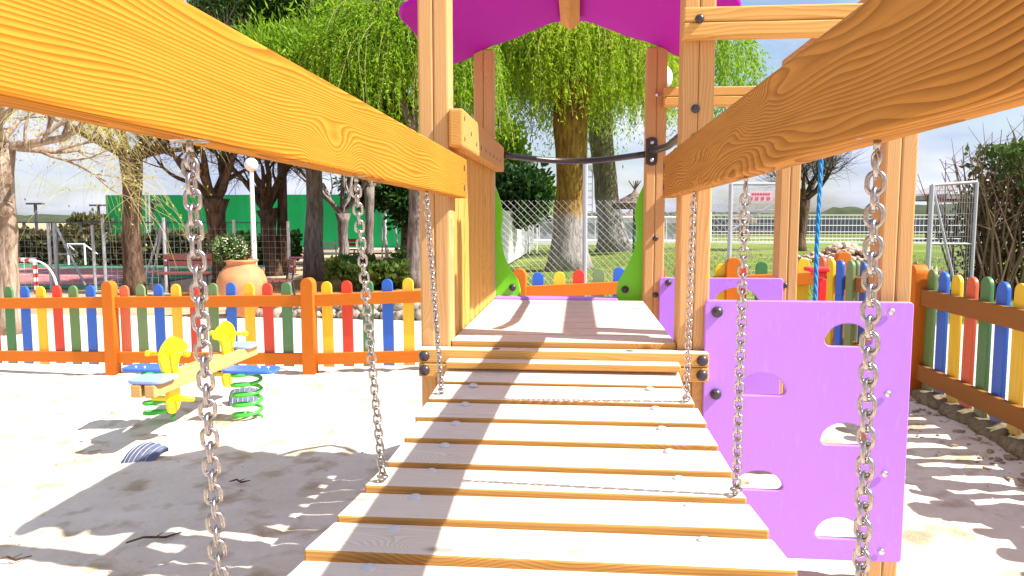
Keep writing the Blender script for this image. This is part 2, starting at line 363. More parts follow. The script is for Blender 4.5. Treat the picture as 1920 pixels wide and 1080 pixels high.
def leafmat(name, a, b, c=None, scale=.9, trans=.35):
    m = mat(name, a, .55, 0, .25); g = NG(m); tc = g.n('ShaderNodeTexCoord'); ge = g.n('ShaderNodeNewGeometry')
    n = g.n('ShaderNodeTexNoise', Scale=scale, Detail=3.0); g.l(tc.outputs['Object'], n.inputs[0])
    col = g.mix(g.ramp(n.outputs[0], .38, .62), a, b)
    col = g.mix(g.math('MULTIPLY', ge.outputs['Random Per Island'], .7), col, c or tuple(x * .45 for x in a))
    g.l(col, g.b.inputs['Base Color'])
    tr = g.n('ShaderNodeBsdfTranslucent'); g.l(col, tr.inputs[0]); ms = g.n('ShaderNodeMixShader'); ms.inputs[0].default_value = trans
    o = g.t.nodes['Material Output']; g.l(g.b.outputs[0], ms.inputs[1]); g.l(tr.outputs[0], ms.inputs[2]); g.l(ms.outputs[0], o.inputs[0])
    return m
lf_pine = leafmat('pine_needles', (.05, .12, .022), (.08, .16, .025)); lf_mid = leafmat('cypress_leaves', (.22, .40, .02), (.33, .52, .025), (.07, .15, .012), trans=.5)
lf_willow = leafmat('willow_leaves', (.36, .52, .02), (.50, .62, .03), (.16, .27, .015), trans=.5); lf_lime = leafmat('willow_leaves_far', (.24, .44, .015), (.36, .56, .02), (.09, .20, .01), trans=.5)
lf_bud = leafmat('yellow_buds', (.40, .42, .07), (.44, .40, .14), (.26, .22, .09)); lf_dark = leafmat('dark_shrub', (.03, .085, .02), (.05, .13, .02)); lf_hedge = leafmat('hedge_leaves', (.10, .12, .03), (.13, .10, .045), (.05, .055, .018))
lf_hedge2 = leafmat('laurel_leaves', (.08, .16, .03), (.13, .22, .035), (.06, .07, .02)); lf_daisy = leafmat('daisy_leaves', (.10, .17, .04), (.14, .22, .06)); petal_m = mat('white_petals', (.8, .78, .68), .6)
grass_m = leafmat('grass_blades', (.18, .26, .04), (.13, .20, .03), (.28, .28, .09)); twig_m = mat('bare_twigs', (.22, .16, .10), .9); twig_y = mat('yellow_twigs', (.40, .34, .12), .8); twig_d = mat('dark_twigs', (.09, .065, .05), .9)

# ------------------------------------------------------------------ leaves and trees
def leaf_mesh(name, P, D, size, asp, m, rng, jitter=.5):
    """one small pointed quad for each point; D = axis direction"""
    N = len(P); P = np.asarray(P, float); D = np.asarray(D, float)
    D = D + rng.normal(0, jitter, (N, 3)); D /= np.linalg.norm(D, axis=1)[:, None] + 1e-9
    Rv = rng.normal(0, 1, (N, 3)); Wd = np.cross(D, Rv); Wd /= np.linalg.norm(Wd, axis=1)[:, None] + 1e-9
    s = size * rng.uniform(.6, 1.35, N)[:, None]
    V = np.empty((N, 4, 3)); V[:, 0] = P; V[:, 1] = P + D * s * .45 + Wd * s * asp; V[:, 2] = P + D * s; V[:, 3] = P + D * s * .45 - Wd * s * asp
    me = bpy.data.meshes.new(name); me.vertices.add(N * 4); me.vertices.foreach_set('co', V.ravel().astype(np.float32))
    me.loops.add(N * 4); me.loops.foreach_set('vertex_index', np.arange(N * 4, dtype=np.int32))
    me.polygons.add(N); me.polygons.foreach_set('loop_start', np.arange(0, N * 4, 4, dtype=np.int32))
    me.polygons.foreach_set('loop_total', np.full(N, 4, dtype=np.int32)); me.materials.append(m); me.update(calc_edges=True); me.validate()
    return me
def clumps(rng, n, c, r, per, cr, shell=.55):
    """points in clumps through an ellipsoid"""
    c = np.array(c); r = np.array(r); d = rng.normal(0, 1, (n, 3)); d /= np.linalg.norm(d, axis=1)[:, None]
    cc = c + d * (rng.uniform(shell, 1, n)[:, None]) * r
    p = np.repeat(cc, per, 0) + rng.normal(0, 1, (n * per, 3)) * cr * np.repeat(rng.uniform(.5, 1.2, n), per)[:, None]
    out = p - np.repeat(cc, per, 0); out[:, 2] -= cr * .3
    return p, out / (np.linalg.norm(out, axis=1)[:, None] + 1e-9)
def limb(mb, rg, p, d, ln, r, lvl, tips, wob=.35, rise=.15, kids=3, droop=0, mi=0):
    n = 5 if lvl > 0 else 4; pts = [Vector(p)]; rs = [r]; d = Vector(d).normalized()
    for i in range(n):
        d = (d + Vector((rg.uniform(-1, 1), rg.uniform(-1, 1), rg.uniform(-1, 1))) * wob * .45 + Vector((0, 0, rise * .3 - droop * .3))).normalized()
        pts.append(pts[-1] + d * ln / n); rs.append(r * (1 - .62 * (i + 1) / n))
    mb.tube(pts, rs, 7 if r > .04 else (4 if r > .012 else 3), mi, cap=False)
    if lvl > 0:
        for k in range(kids):
            i = rg.randint(2, n); a = pts[i]
            dd = (d + Vector((rg.uniform(-1, 1), rg.uniform(-1, 1), rg.uniform(-.5, .8))) * .95).normalized()
            limb(mb, rg, a, dd, ln * rg.uniform(.55, .85), rs[i] * .72, lvl - 1, tips, wob, rise, kids, droop, mi)
    else: tips.append((pts[-1], d)); tips.append((pts[2], d))
def trunk_pts(rg, base, top, n, wob):
    base = Vector(base); top = Vector(top); r = []
    for i in range(n + 1):
        t = i / n; p = base.lerp(top, t)
        if 0 < i < n: p += Vector((rg.uniform(-1, 1), rg.uniform(-1, 1), 0)) * wob
        r.append(p)
    return r
def pollard(name, label, base, fork, r, bark, twigm, spread=2.2, nlimb=5, twigs=700, leafm=None, nleaf=0, group=None, droop=.2, seed=1, tw=.006, tl=.9, cat='tree', knob=1.2, flare=1.35, up=(.5, 1.3), lrise=.3):
    """trunk with a knobby head, a few limbs and a mist of thin twigs; origin at the base"""
    rg = random.Random(seed); rng = np.random.default_rng(seed); base = Vector(base); fork = Vector(fork)
    t = thing(name, label, cat, base, 0, group); mb = MB()
    tp = trunk_pts(rg, (0, 0, -.1), fork - base, 7, r * .18)
    mb.tube(tp, [r * flare, r * 1.12, r, r * .97, r * .95, r * .95, r * 1.05, r * knob], 12, 0)
    tips = []
    for k in range(nlimb):
        a = 2 * math.pi * k / nlimb + rg.uniform(-.4, .4); d = Vector((math.cos(a), math.sin(a), rg.uniform(*up)))
        limb(mb, rg, fork - base - Vector((0, 0, r * .3)), d, spread * rg.uniform(.6, 1), r * .52, 2, tips, .5, lrise, 3)
    mb.build('trunk', bark, t, base, True)
    tb = MB(); LP = []; LD = []
    for k in range(twigs):
        p, d = tips[rg.randrange(len(tips))]
        d = (d * .5 + Vector((rg.uniform(-1, 1), rg.uniform(-1, 1), rg.uniform(-.6, .9)))).normalized(); ln = tl * rg.uniform(.5, 1.3); q = [Vector(p)]
        for i in range(5):
            d = (d + Vector((rg.uniform(-1, 1), rg.uniform(-1, 1), rg.uniform(-1, 1))) * .16 - Vector((0, 0, droop * (i + 1) * .22))).normalized(); q.append(q[-1] + d * ln / 5)
        tb.tube(q, [tw, tw * .9, tw * .8, tw * .7, tw * .6, tw * .4], 3, 0, cap=False)
        for i in range(1, 6): LP.append(q[i]); LD.append(d)
    tb.build('twigs', twigm, t, base)
    if leafm and nleaf:
        idx = rng.integers(0, len(LP), nleaf); P = np.array([LP[i] for i in idx]) + rng.normal(0, .05, (nleaf, 3)); D = np.array([LD[i] for i in idx])
        link('crown', leaf_mesh('crown', P, D, .045, .22, leafm, rng, .8), t, base)
    return t
def leafy(name, label, base, top, r, bark, leafm, ell, nc, per, cr, size, asp=.32, seed=1, group=None, limbs=6, dirmix=None, cat='tree'):
    rg = random.Random(seed); rng = np.random.default_rng(seed); base = Vector(base)
    t = thing(name, label, cat, base, 0, group); mb = MB(); top = Vector(top) - base
    mb.tube(trunk_pts(rg, (0, 0, -.1), top, 8, r * .2), [r * 1.5, r * 1.15, r, r * .95, r * .9, r * .8, r * .7, r * .5, r * .3], 12)
    tips = []
    for c, e, _ in ell:
        cl = Vector(c) - base
        for k in range(limbs):
            a = Vector((rg.uniform(-1, 1), rg.uniform(-1, 1), rg.uniform(-.4, .8))); tgt = cl + Vector((a.x * e[0], a.y * e[1], a.z * e[2])) * .8
            st = top * rg.uniform(.6, .98); md = st.lerp(tgt, .5) + Vector((0, 0, rg.uniform(-.1, .35)))
            mb.tube([st, md, tgt], [r * .3, r * .2, r * .05], 5, 0, cap=False)
    mb.build('trunk', bark, t, base, True)
    PP = []; DD = []; tot = sum(e[2] for e in ell)
    for c, e, w in ell:
        p, d = clumps(rng, int(nc * w / tot), np.array(c) - np.array(base), e, per, cr)
        PP.append(p); DD.append(d)
    P = np.vstack(PP); D = np.vstack(DD)
    if dirmix is not None: D = D * .6 + np.array(dirmix)
    link('crown', leaf_mesh('crown', P, D, size, asp, leafm, rng, .45), t, base)
    return t
def strands(name, label, base, fork, r, bark, leafm, c, e, ns, drop, seed=3, lsz=.07, forks=5, group=None, lean=(0, 0), lpp=26):
    """weeping willow: arching limbs, hanging strands of narrow leaves"""
    rg = random.Random(seed); rng = np.random.default_rng(seed); base = Vector(base); fork = Vector(fork) - base; c = Vector(c) - base
    t = thing(name, label, 'tree', base, 0, group); mb = MB()
    mb.tube(trunk_pts(rg, (0, 0, -.1), fork, 8, r * .1), [r * 1.65, r * 1.22, r * 1.06, r, r * .96, r * .96, r * 1.0, r * 1.08, r * 1.1], 16)
    heads = []
    for k in range(forks):
        a = 2 * math.pi * k / forks + rg.uniform(-.3, .3); tgt = c + Vector((math.cos(a) * e[0] * .6, math.sin(a) * e[1] * .6, e[2] * rg.uniform(-.1, .5)))
        q = [fork - Vector((0, 0, r)), fork.lerp(tgt, .35) + Vector((0, 0, .1)), fork.lerp(tgt, .7) + Vector((0, 0, .25)), tgt]
        mb.tube(q, [r * .6, r * .42, r * .28, r * .08], 8, 0, cap=False); heads += q[1:]
    sp = []
    for k in range(160):
        a = rg.uniform(0, 6.283); rr = math.sqrt(rg.random()); p = c + Vector((math.cos(a) * rr * e[0], math.sin(a) * rr * e[1], e[2] * (math.sqrt(max(0, 1 - rr * rr)) * rg.uniform(.5, 1) - .25)))
        h = heads[rg.randrange(len(heads))]; md = h.lerp(p, .5) + Vector((0, 0, .25)); mb.tube([h, md, p], [.03, .018, .006], 4, 0, cap=False)
    mb.build('trunk', bark, t, base, True)
    tb = MB(); P = []; D = []
    for k in range(ns):
        a = rg.uniform(0, 6.283); rr = math.sqrt(rg.random()); x = Vector((math.cos(a) * rr * e[0], math.sin(a) * rr * e[1], e[2] * (math.sqrt(max(0, 1 - rr * rr * .9)) * rg.uniform(.35, 1) - .2)))
        p = c + x; d = Vector((x.x, x.y, .25)).normalized() * .6 + Vector((rg.uniform(-.4, .4), rg.uniform(-.4, .4), .15)); ln = drop * rg.uniform(.45, 1.15) * (.6 + .5 * rr); q = [p]
        for i in range(7):
            d = (d * .66 + Vector((rg.uniform(-.26, .26) + lean[0], rg.uniform(-.26, .26) + lean[1], -.56))).normalized(); q.append(q[-1] + d * ln / 7)
        if k % 7 == 0: tb.tube(q, .0035, 3, 0, cap=False)
        for i in range(lpp):
            u = rg.random() * 6.999; j = int(u); P.append(q[j].lerp(q[j + 1], u - j)); D.append((q[j + 1] - q[j]).normalized())
    tb.build('twigs', twig_y, t, base)
    link('crown', leaf_mesh('crown', np.array(P), np.array(D), lsz, .13, leafm, rng, .6), t, base)
    return t
def bush(name, label, c, e, leafm, n, size, seed=1, group=None, cat='shrub', stems=True, per=9, cr=None, asp=.3, up=.4, shell=.3):
    rng = np.random.default_rng(seed); rg = random.Random(seed); c = Vector(c); b = Vector((c.x, c.y, max(c.z - e[2], 0)))
    t = thing(name, label, cat, b, 0, group)
    p, d = clumps(rng, n // per, c - b, e, per, cr or min(e) * .22, shell); d[:, 2] += up
    k = p[:, 2] > -.02; link('foliage', leaf_mesh('foliage', p[k], d[k], size, asp, leafm, rng, .5), t, b)
    if stems:
        mb = MB()
        for i in range(9):
            q = c - b + Vector((rg.uniform(-1, 1) * e[0], rg.uniform(-1, 1) * e[1], rg.uniform(-.1, .7) * e[2])) * .8
            o = Vector((rg.uniform(-.3, .3) * e[0], rg.uniform(-.3, .3) * e[1], 0)); mb.tube([o, o.lerp(q, .5) + Vector((0, 0, .1)), q], [.03, .02, .008], 5, 0, cap=False)
        mb.build('stems', bark_dark, t, b)
    return t

# ================================================================== THE SETTING
def sheet(name, x0, x1, y0, y1, m, dz=0.0, poly=None, bumpy=0, step=None):
    xs = [x for x in (-4.5, 3.0) if x0 < x < x1]; xs = [x0] + xs + [x1]
    mb = MB()
    if step:
        nx = int((x1 - x0) / step); ny = int((y1 - y0) / step)
        for j in range(ny + 1):
            for i in range(nx + 1):
                x = x0 + (x1 - x0) * i / nx; y = y0 + (y1 - y0) * j / ny
                h = mnoise.noise(Vector((x * 1.1, y * 1.1, 3))) * .035 + mnoise.noise(Vector((x * 3.7, y * 3.7, 9))) * .016 + abs(mnoise.noise(Vector((x * 8, y * 8, 1)))) * -.022 + max(0, mnoise.noise(Vector((x * 5.5, y * 5.5, 14))) - .25) * -.05 + mnoise.noise(Vector((x * 22, y * 22, 5))) * .003
                mb.v.append((x, y, gz(x) + dz + h * bumpy))
        for j in range(ny):
            for i in range(nx):
                a = j * (nx + 1) + i; mb.f.append((a, a + 1, a + nx + 2, a + nx + 1)); mb.m.append(0)
    else:
        for i in range(len(xs) - 1):
            a, b = xs[i], xs[i + 1]; mb.add([(a, y0, gz(a) + dz), (b, y0, gz(b) + dz), (b, y1, gz(b) + dz), (a, y1, gz(a) + dz)], [(0, 1, 2, 3)])
    return struct(mb.build(name, m, None, (0, 0, 0), bool(step)))
sheet('ground', -900, 900, -60, 1500, earth_m, -.045)
sheet('sand', -7.2, 2.12, -2.0, 6.35, sand_m, .0, bumpy=1, step=.045)
sheet('path', -30, -1.3, 6.36, 10.4, path_m, -.012)
sheet('paving', 2.28, 4.6, -2, 9.6, paver, -.02)
sheet('lawn', -2.6, 60, 6.9, 40, lawn_m, -.02) if False else None
lw = MB()
lp = [(-1.25, 7.3), (3.6, 7.6), (60, 9.5), (60, 46), (-3.0, 46), (-3.0, 20), (-2.6, 13)]
def flat(name, pts, m, dz):
    me = MB(); 
    bm = bmesh.new(); vs = [bm.verts.new((x, y, 0)) for x, y in pts]; bm.faces.new(vs)
    for cx in (-4.5, 3.0):
        bmesh.ops.bisect_plane(bm, geom=bm.verts[:] + bm.edges[:] + bm.faces[:], plane_co=(cx, 0, 0), plane_no=(1, 0, 0))
    for v in bm.verts: v.co.z = gz(v.co.x) + dz
    d = bpy.data.meshes.new(name); bm.to_mesh(d); bm.free(); d.materials.append(m); return struct(link(name, d))
flat('lawn', lp, lawn_m, -.018)
flat('ochre_soil', [(-7.5, 12.5), (-1.4, 10.4), (-1.25, 10.4), (-2.6, 13.2), (-3.2, 20), (-8, 15.8)], ochre_m, -.030)
flat('court', [(-34, 14.4), (-9.4, 14.4), (-9.4, 24), (-34, 24)], court_green, -.026)
flat('court_surface', [(-34, 15.2), (-10.2, 15.2), (-11.2, 20.2), (-34, 20.2)], court_pink, -.020)
lm = MB()
for a, b, w in (((-34, 17.6), (-11.2, 17.6), .05), ((-13.5, 15.3), (-14.5, 20.1), .05), ((-10.6, 15.3), (-11.5, 20.1), .05)):
    a = Vector((*a, -.012)); b = Vector((*b, -.012)); n_ = (b - a).cross(Vector((0, 0, 1))).normalized() * w / 2
    lm.add([a - n_, b - n_, b + n_, a + n_], [(0, 1, 2, 3)])
lo = lm.build('court_lines', white_m); lo['kind'] = 'structure'
for v in lo.data.vertices: v.co.z = gz(-9) - .012
# far rise with scrub on the right, low trees on the horizon
def ridge(name, pxs, Y, m, seed, thick=25):
    rg = random.Random(seed); mb = MB(); n = len(pxs); b = []
    for px, py in pxs:
        p = at(px, py, Y); h = p.z + .5
        b += [(p.x, Y - thick * .5, -.3), (p.x, Y - thick * .15, h * .72), (p.x, Y, p.z), (p.x, Y + thick, -.3)]
    mb.v = b
    for i in range(n - 1):
        for k in range(3): mb.f.append((i * 4 + k, i * 4 + 4 + k, i * 4 + 5 + k, i * 4 + 1 + k)); mb.m.append(0)
    return struct(mb.build(name, m, smooth=True))
rr = random.Random(3)
pts = [(1100 + i * 14, 404 - (12 if i > 32 else 3) - rr.uniform(0, 5) - (6 if i > 42 else 0)) for i in range(72)]
ridge('hills', pts, 150, mound_m, 1)
ridge('hills', [(-300 + i * 25, 405 + rr.uniform(-4, 2)) for i in range(60)], 260, mound_m, 2)

# ================================================================== PLAY TOWER
tower = thing('play_tower', 'wooden play tower with a magenta roof, plank deck, slatted side and two lilac climbing panels', 'play tower', (-.045, 2.8, .2))
ZD = 1.029                                       # deck level
def post(x0, x1, y0, y1, z0, z1, half=1):
    board('post', (x1 - x0, y1 - y0, z1 - z0), ((x0 + x1) / 2, (y0 + y1) / 2, (z0 + z1) / 2), post_m, tower, .006, split=half)
YF, YB = 2.21, 3.37
post(-.474, -.384, YF, YF + .09, .05, 2.16); post(.292, .382, YF, YF + .09, .05, 2.16)
post(-.472, -.384, YB, YB + .09, .05, 2.145); post(.292, .380, YB, YB + .09, .05, 2.14)
post(.874, .964, 2.25, 2.34, .05, 2.02); post(.874, .960, YB, YB + .09, .05, 2.02)
# deck
for i in range(8):
    board('deck_board', (.672, .1355, .028), (-.046, 2.285 + i * .1435, ZD - .014), [deck_edge, deck_top], tower, .003, topmat=True)
board('deck_edge_board', (.672, .03, .09), (-.046, 2.232, ZD - .076), xboard_m, tower, .003)
board('deck_bearer', (.672, .045, .09), (-.046, 3.34, ZD - .076), xboard_m, tower, .003)
# double crossbeam in front of the posts
for z, w in ((CZ - .4085, .848), (CZ - .4515, .848)):
    board('crossbeam', (w, .05, .0415), (-.047, 2.18, z), [xboard_m, deck_top] if z > CZ - .43 else [xboard_m], tower, .004, topmat=z > CZ - .43)
def dome(r, h, m, loc, parent, rot=(math.radians(90), 0, 0), name='bolt_cap', base=.25, label=None):
    mb = MB(); n = 7
    prof = [(0.0001, h)] + [(r * math.sin(math.pi / 2 * i / n), h * math.cos(math.pi / 2 * i / n)) for i in range(1, n + 1)] + [(r * .93, -h * base)]
    mb.lathe(prof[::-1], 18); me = mb.mesh(name, m, True); me.transform(Matrix.Rotation(rot[0], 4, 'X') @ Matrix.Identity(4)) if not rot[2] else me.transform(Matrix.Rotation(rot[2], 4, 'Z') @ Matrix.Rotation(rot[0], 4, 'X'))
    return link(name, me, parent, loc)
for x in (-.453, .357):
    for z in (CZ - .4085, CZ - .4515): dome(.0165, .013, cap_m, (x, 2.154, z), tower)
for px in (1304, 1304):
    pass
for py in (204, 258): dome(.0125, .006, cap_m, at(1304, py, YF - .002), tower)
for py in (447, 553): dome(.0125, .008, cap_m, at(1229, py, YB - .002), tower)
dome(.011, .008, bolt_m, at(1232, 177, YB - .002), tower)
# countersunk holes of the crossbeam top
for px in (930, 1180):
    p = at(px, 655, 2.178); mb = MB(); mb.lathe([(0.0001, .0004), (.0125, .0004)], 16); mb.build('bolt_hole', cap_m, tower, (p.x, 2.175, CZ - .3876))
# bridge beams (bolted inside the front posts)
for x, m in ((-.3655, beam_m), (.2695, beam2_m)):
    y0, y1 = -.85, 2.32 if x < 0 else 2.30
    o = board('bridge_beam', (.038, y1 - y0, .1195 if x < 0 else .122), (x, (y0 + y1) / 2, CZ + .131), m, tower, .005, rot=(math.radians(-.42), 0, 0))
    s = 1 if x < 0 else -1
    for dz in (-.03, .03):
        dome(.011, .002, cap_m, (x + s * .0192, 2.265, CZ + .12 + dz), tower, rot=(math.radians(90), 0, math.radians(90 * s)), name='bolt_hole')
# left side: slats + rail
for i in range(9):
    board('slat', (.034, .080, .66), (-.402, 2.352 + i * .1215, ZD + .315), slat_m, tower, .013, seg=3)
board('side_rail', (.044, 1.21, .112), (-.3605, 2.80, CZ + .262), yboard_m, tower, .007)
for i in range(8): dome(.0085, .002, cap_m, (-.3385, 2.36 + i * .125, CZ + .262 - (.02 if i else 0)), tower, rot=(math.radians(90), 0, math.radians(90)), name='bolt_hole')
for dz in (-.03, .03): dome(.0085, .002, cap_m, (-.3385, 2.225, CZ + .262 + dz), tower, rot=(math.radians(90), 0, math.radians(90)), name='bolt_hole')
# top rails of the second bay, double boards
for y, z, x0, x1 in ((2.178, CZ + .537, .284, 1.0), (3.34, CZ + .517, .36, 1.0)):
    for dz in (-.0205, .0205):
        board('top_rail', (x1 - x0, .05, .040), ((x0 + x1) / 2, y, z + dz), xboard_m, tower, .005)
dome(.0125, .009, cap_m, at(1312, 35, 2.152), tower)
dome(.0125, .009, cap_m, at(1472, 535, YB - .002), tower)
for dz in (-.021, .021): board('top_rail', (.05, 1.34, .041), (.92, 2.83, 2.035 + dz + .02), yboard_m, tower, .005)
# grab bars
def bar(pts, r=.0145):
    mb = MB(); mb.tube(pts, r, 12); mb.build('grab_bar', black_m, tower, smooth=True)
a = at(944, 291, YB + .03); b = at(1211, 291, YB + .03); n = 18
bar([Vector((a.x + (b.x - a.x) * i / n, YB + .03 + .22 * math.sin(math.pi * i / n), a.z + .0 * i - .012 * math.sin(math.pi * i / n))) for i in range(n + 1)])
bar([Vector((.318 + .045 * min(1, math.sin(math.pi * i / 10) * 2.2), 3.345 - 1.02 * i / 10, CZ + .292)) for i in range(11)], .015)
for x, y, rz in ((-.378, YB + .02, 90), (.296, YB + .02, 90), (.318, YB - .004, 0)):
    o = link('bar_bracket', plate([smoothpoly([(-.02, -.055), (.02, -.055), (.024, 0), (.02, .055), (-.02, .055), (-.024, 0)])], .008, .002), tower, (x, y, CZ + .29)); o.data.materials.append(black_m); o.rotation_euler = (0, 0, math.radians(rz))
for dz in (-.038, .038): dome(.009, .007, bolt_m, (.318, YB - .010, CZ + .29 + dz), tower)
# roof: two sloping magenta panels with rounded, waved ends
ridge_x, ridge_z, eave_z = -.045, 2.327, 2.060
for s in (-1, 1):
    hw = .555; wid = math.hypot(hw, ridge_z - eave_z); ang = math.atan2(ridge_z - eave_z, hw)
    ol = [(0.0, -.60), (.25, -.58), (.40, -.56), (.47, -.57), (wid - .04, -.565), (wid, -.50), (wid, -.36), (wid, .28), (wid - .03, .34), (wid - .10, .38), (.40, .37), (.30, .43), (.12, .485), (0, .50)]
    me = plate([smoothpoly(ol, 5)], .018, .004); me.materials.append(roof_m)
    me.transform(Matrix.Rotation(math.radians(-90), 4, 'X')); 
    me.transform(Matrix.Rotation(ang if s > 0 else ang, 4, 'Y'))
    if s < 0: me.transform(Matrix.Scale(-1, 4, (1, 0, 0)))
    o = link('roof_panel', me, tower, (ridge_x, 3.02, ridge_z + .01))
rb = MB(); y0, y1 = 2.42, 3.49
pr = [(-.042, .03), (.042, .03), (.042, -.045), (0, -.072), (-.042, -.045)]
rb.add([(x, y0, z) for x, z in pr] + [(x, y1, z) for x, z in pr], [(4, 3, 2, 1, 0), (5, 6, 7, 8, 9)] + [(i, (i + 1) % 5, 5 + (i + 1) % 5, 5 + i) for i in range(5)])
rb.build('ridge_beam', yboard_m, tower, (ridge_x, 0, ridge_z - .01))
# green slide cheeks and slide lip
Yg = YB + .10
L1 = [(918, 330), (927, 345), (938, 375), (943, 402), (940, 438), (946, 478), (958, 505), (971, 524), (976, 545), (976, 568), (918, 568)]
L2 = [(1217, 330), (1208, 345), (1196, 372), (1190, 402), (1194, 436), (1188, 472), (1174, 502), (1160, 526), (1156, 548), (1155, 571), (1217, 571)]
for Lx in (L1, L2):
    q = [at(px, py, Yg) for px, py in Lx]; c = sum(q, Vector()) / len(q); o_ = [(p.x - c.x, p.z - c.z) for p in q]
    cur = []
    for i in range(len(o_) - 3):
        p0 = Vector((*o_[max(i - 1, 0)], 0)); p1 = Vector((*o_[i], 0)); p2 = Vector((*o_[i + 1], 0)); p3 = Vector((*o_[i + 2], 0))
        for t in range(5):
            u = t / 5; v = .5 * ((2 * p1) + (p2 - p0) * u + (2 * p0 - 5 * p1 + 4 * p2 - p3) * u * u + (-p0 + 3 * p1 - 3 * p2 + p3) * u ** 3); cur.append((v.x, v.y))
    cur += o_[-3:]
    me = plate([cur], .018, .003); me.materials.append(green_pl); link('slide_cheek', me, tower, c)
dome(.017, .014, cap_m, at(961, 539, Yg - .012), tower); dome(.017, .014, cap_m, at(1172, 543, Yg - .012), tower)
board('slide_lip', (.56, .09, .018), (-.10, YB + .05, ZD - .002), purple_m, tower, .006)
sb = MB(); sl_n = 10
for s in (-.22, .20):
    pass
prof = [(0, 0), (.15, -.02), (.35, -.16), (.9, -.55), (1.25, -.68), (1.5, -.70)]
for i in range(len(prof) - 1):
    (a, za), (b, zb) = prof[i], prof[i + 1]
    sb.add([(-.24, a, za), (.24, a, za), (.24, b, zb), (-.24, b, zb), (-.24, a, za - .02), (.24, a, za - .02), (.24, b, zb - .02), (-.24, b, zb - .02)], [(0, 1, 2, 3), (7, 6, 5, 4), (0, 3, 7, 4), (1, 5, 6, 2), (0, 4, 5, 1), (3, 2, 6, 7)])
sb.build('slide_chute', purple_m, tower, (-.05, YB + .13, ZD - .01))
# climbing panels with half-moon holes
def dhole(cx, cz, w, h, flip=1):
    p = []; 
    for i in range(17):
        a = math.pi * i / 16; p.append((cx + flip * math.cos(a) * w / 2, cz - h / 2 + h * (math.sin(a) ** .8)))
    r = h * .28
    p = [q for q in p if q[1] > cz - h / 2 + r * .8]
    for s in (-1, 1):
        arc = [(cx + flip * s * (w / 2 - r) + flip * s * r * math.sin(t), cz - h / 2 + r - r * math.cos(t)) for t in [math.pi / 2 * k / 5 for k in range(6)]]
        p = p + arc[::-1] if s < 0 else p + arc
    return p
def panel(name, rect, Y, holes, m, arch=None):
    (xa, za), (xb, zb) = rect; cx, cz = (xa + xb) / 2, (za + zb) / 2; w, h = xb - xa, zb - za; r = .012
    out_ = []
    for sx, sz, a0 in ((1, 1, 0), (-1, 1, 90), (-1, -1, 180), (1, -1, 270)):
        for k in range(5):
            a = math.radians(a0 + 90 * k / 4); out_.append((sx * (w / 2 - r) + r * math.cos(a), sz * (h / 2 - r) + r * math.sin(a)))
    me = plate([out_] + holes(cx, cz), .019, .003); me.materials.append(m)
    return link(name, me, tower, (cx, Y, cz))
hp = [((1545, 605), (1632, 649)), ((1383, 697), (1472, 741)), ((1537, 790), (1626, 834)), ((1378, 879), (1466, 918)), ((1527, 966), (1614, 1009))]
def mk(cx, cz):
    r = []
    for (ax, ay), (bx, by) in hp:
        a = at(ax, ay, YF - .01); b = at(bx, by, YF - .01); r.append(dhole((a.x + b.x) / 2 - cx, (a.z + b.z) / 2 - cz, b.x - a.x, a.z - b.z))
    return r
a = at(1323, 563, YF - .02); b = at(1688, 1055, YF - .02)
climb = panel('climbing_panel', ((a.x, b.z), (b.x + .002, a.z)), YF - .012, mk, purple_m)
# the panel stands in front of the post at its right; left edge overlaps the crossbeam post
for px, py in ((1345, 585), (1342, 739)): dome(.0165, .016, cap_m, at(px, py, YF - .026), tower, base=.5)
for px, py in ((1672, 585), (1665, 739), (1659, 889), (1653, 1035)):
    o = dome(.0095, .0035, bolt_m, at(px, py, YF - .026), tower, name='screw')
def mk2(cx, cz):
    r = []
    r.append([(.0 + .115 * math.cos(math.pi * i / 16), -.11 + .10 * math.sin(math.pi * i / 16)) for i in range(17)] + [(-.115, -.20), (.115, -.20)])
    return r
back = panel('climbing_panel', ((.36, .42), (.895, 1.135)), YB - .012, lambda cx, cz: [[(.07 + .10 * math.cos(math.pi * i / 16), .24 + .075 * math.sin(math.pi * i / 16)) for i in range(17)] + [(-.03, .20), (.17, .20)]], purple_m)
dome(.015, .014, cap_m, at(1253, 530, YB - .026), tower)
# diagonal rung boards of the climbing bay, seen through the holes
for z in (.30, .55): board('rung', (.50, .04, .05), (.63, 2.80, z), xboard_m, tower, .005)

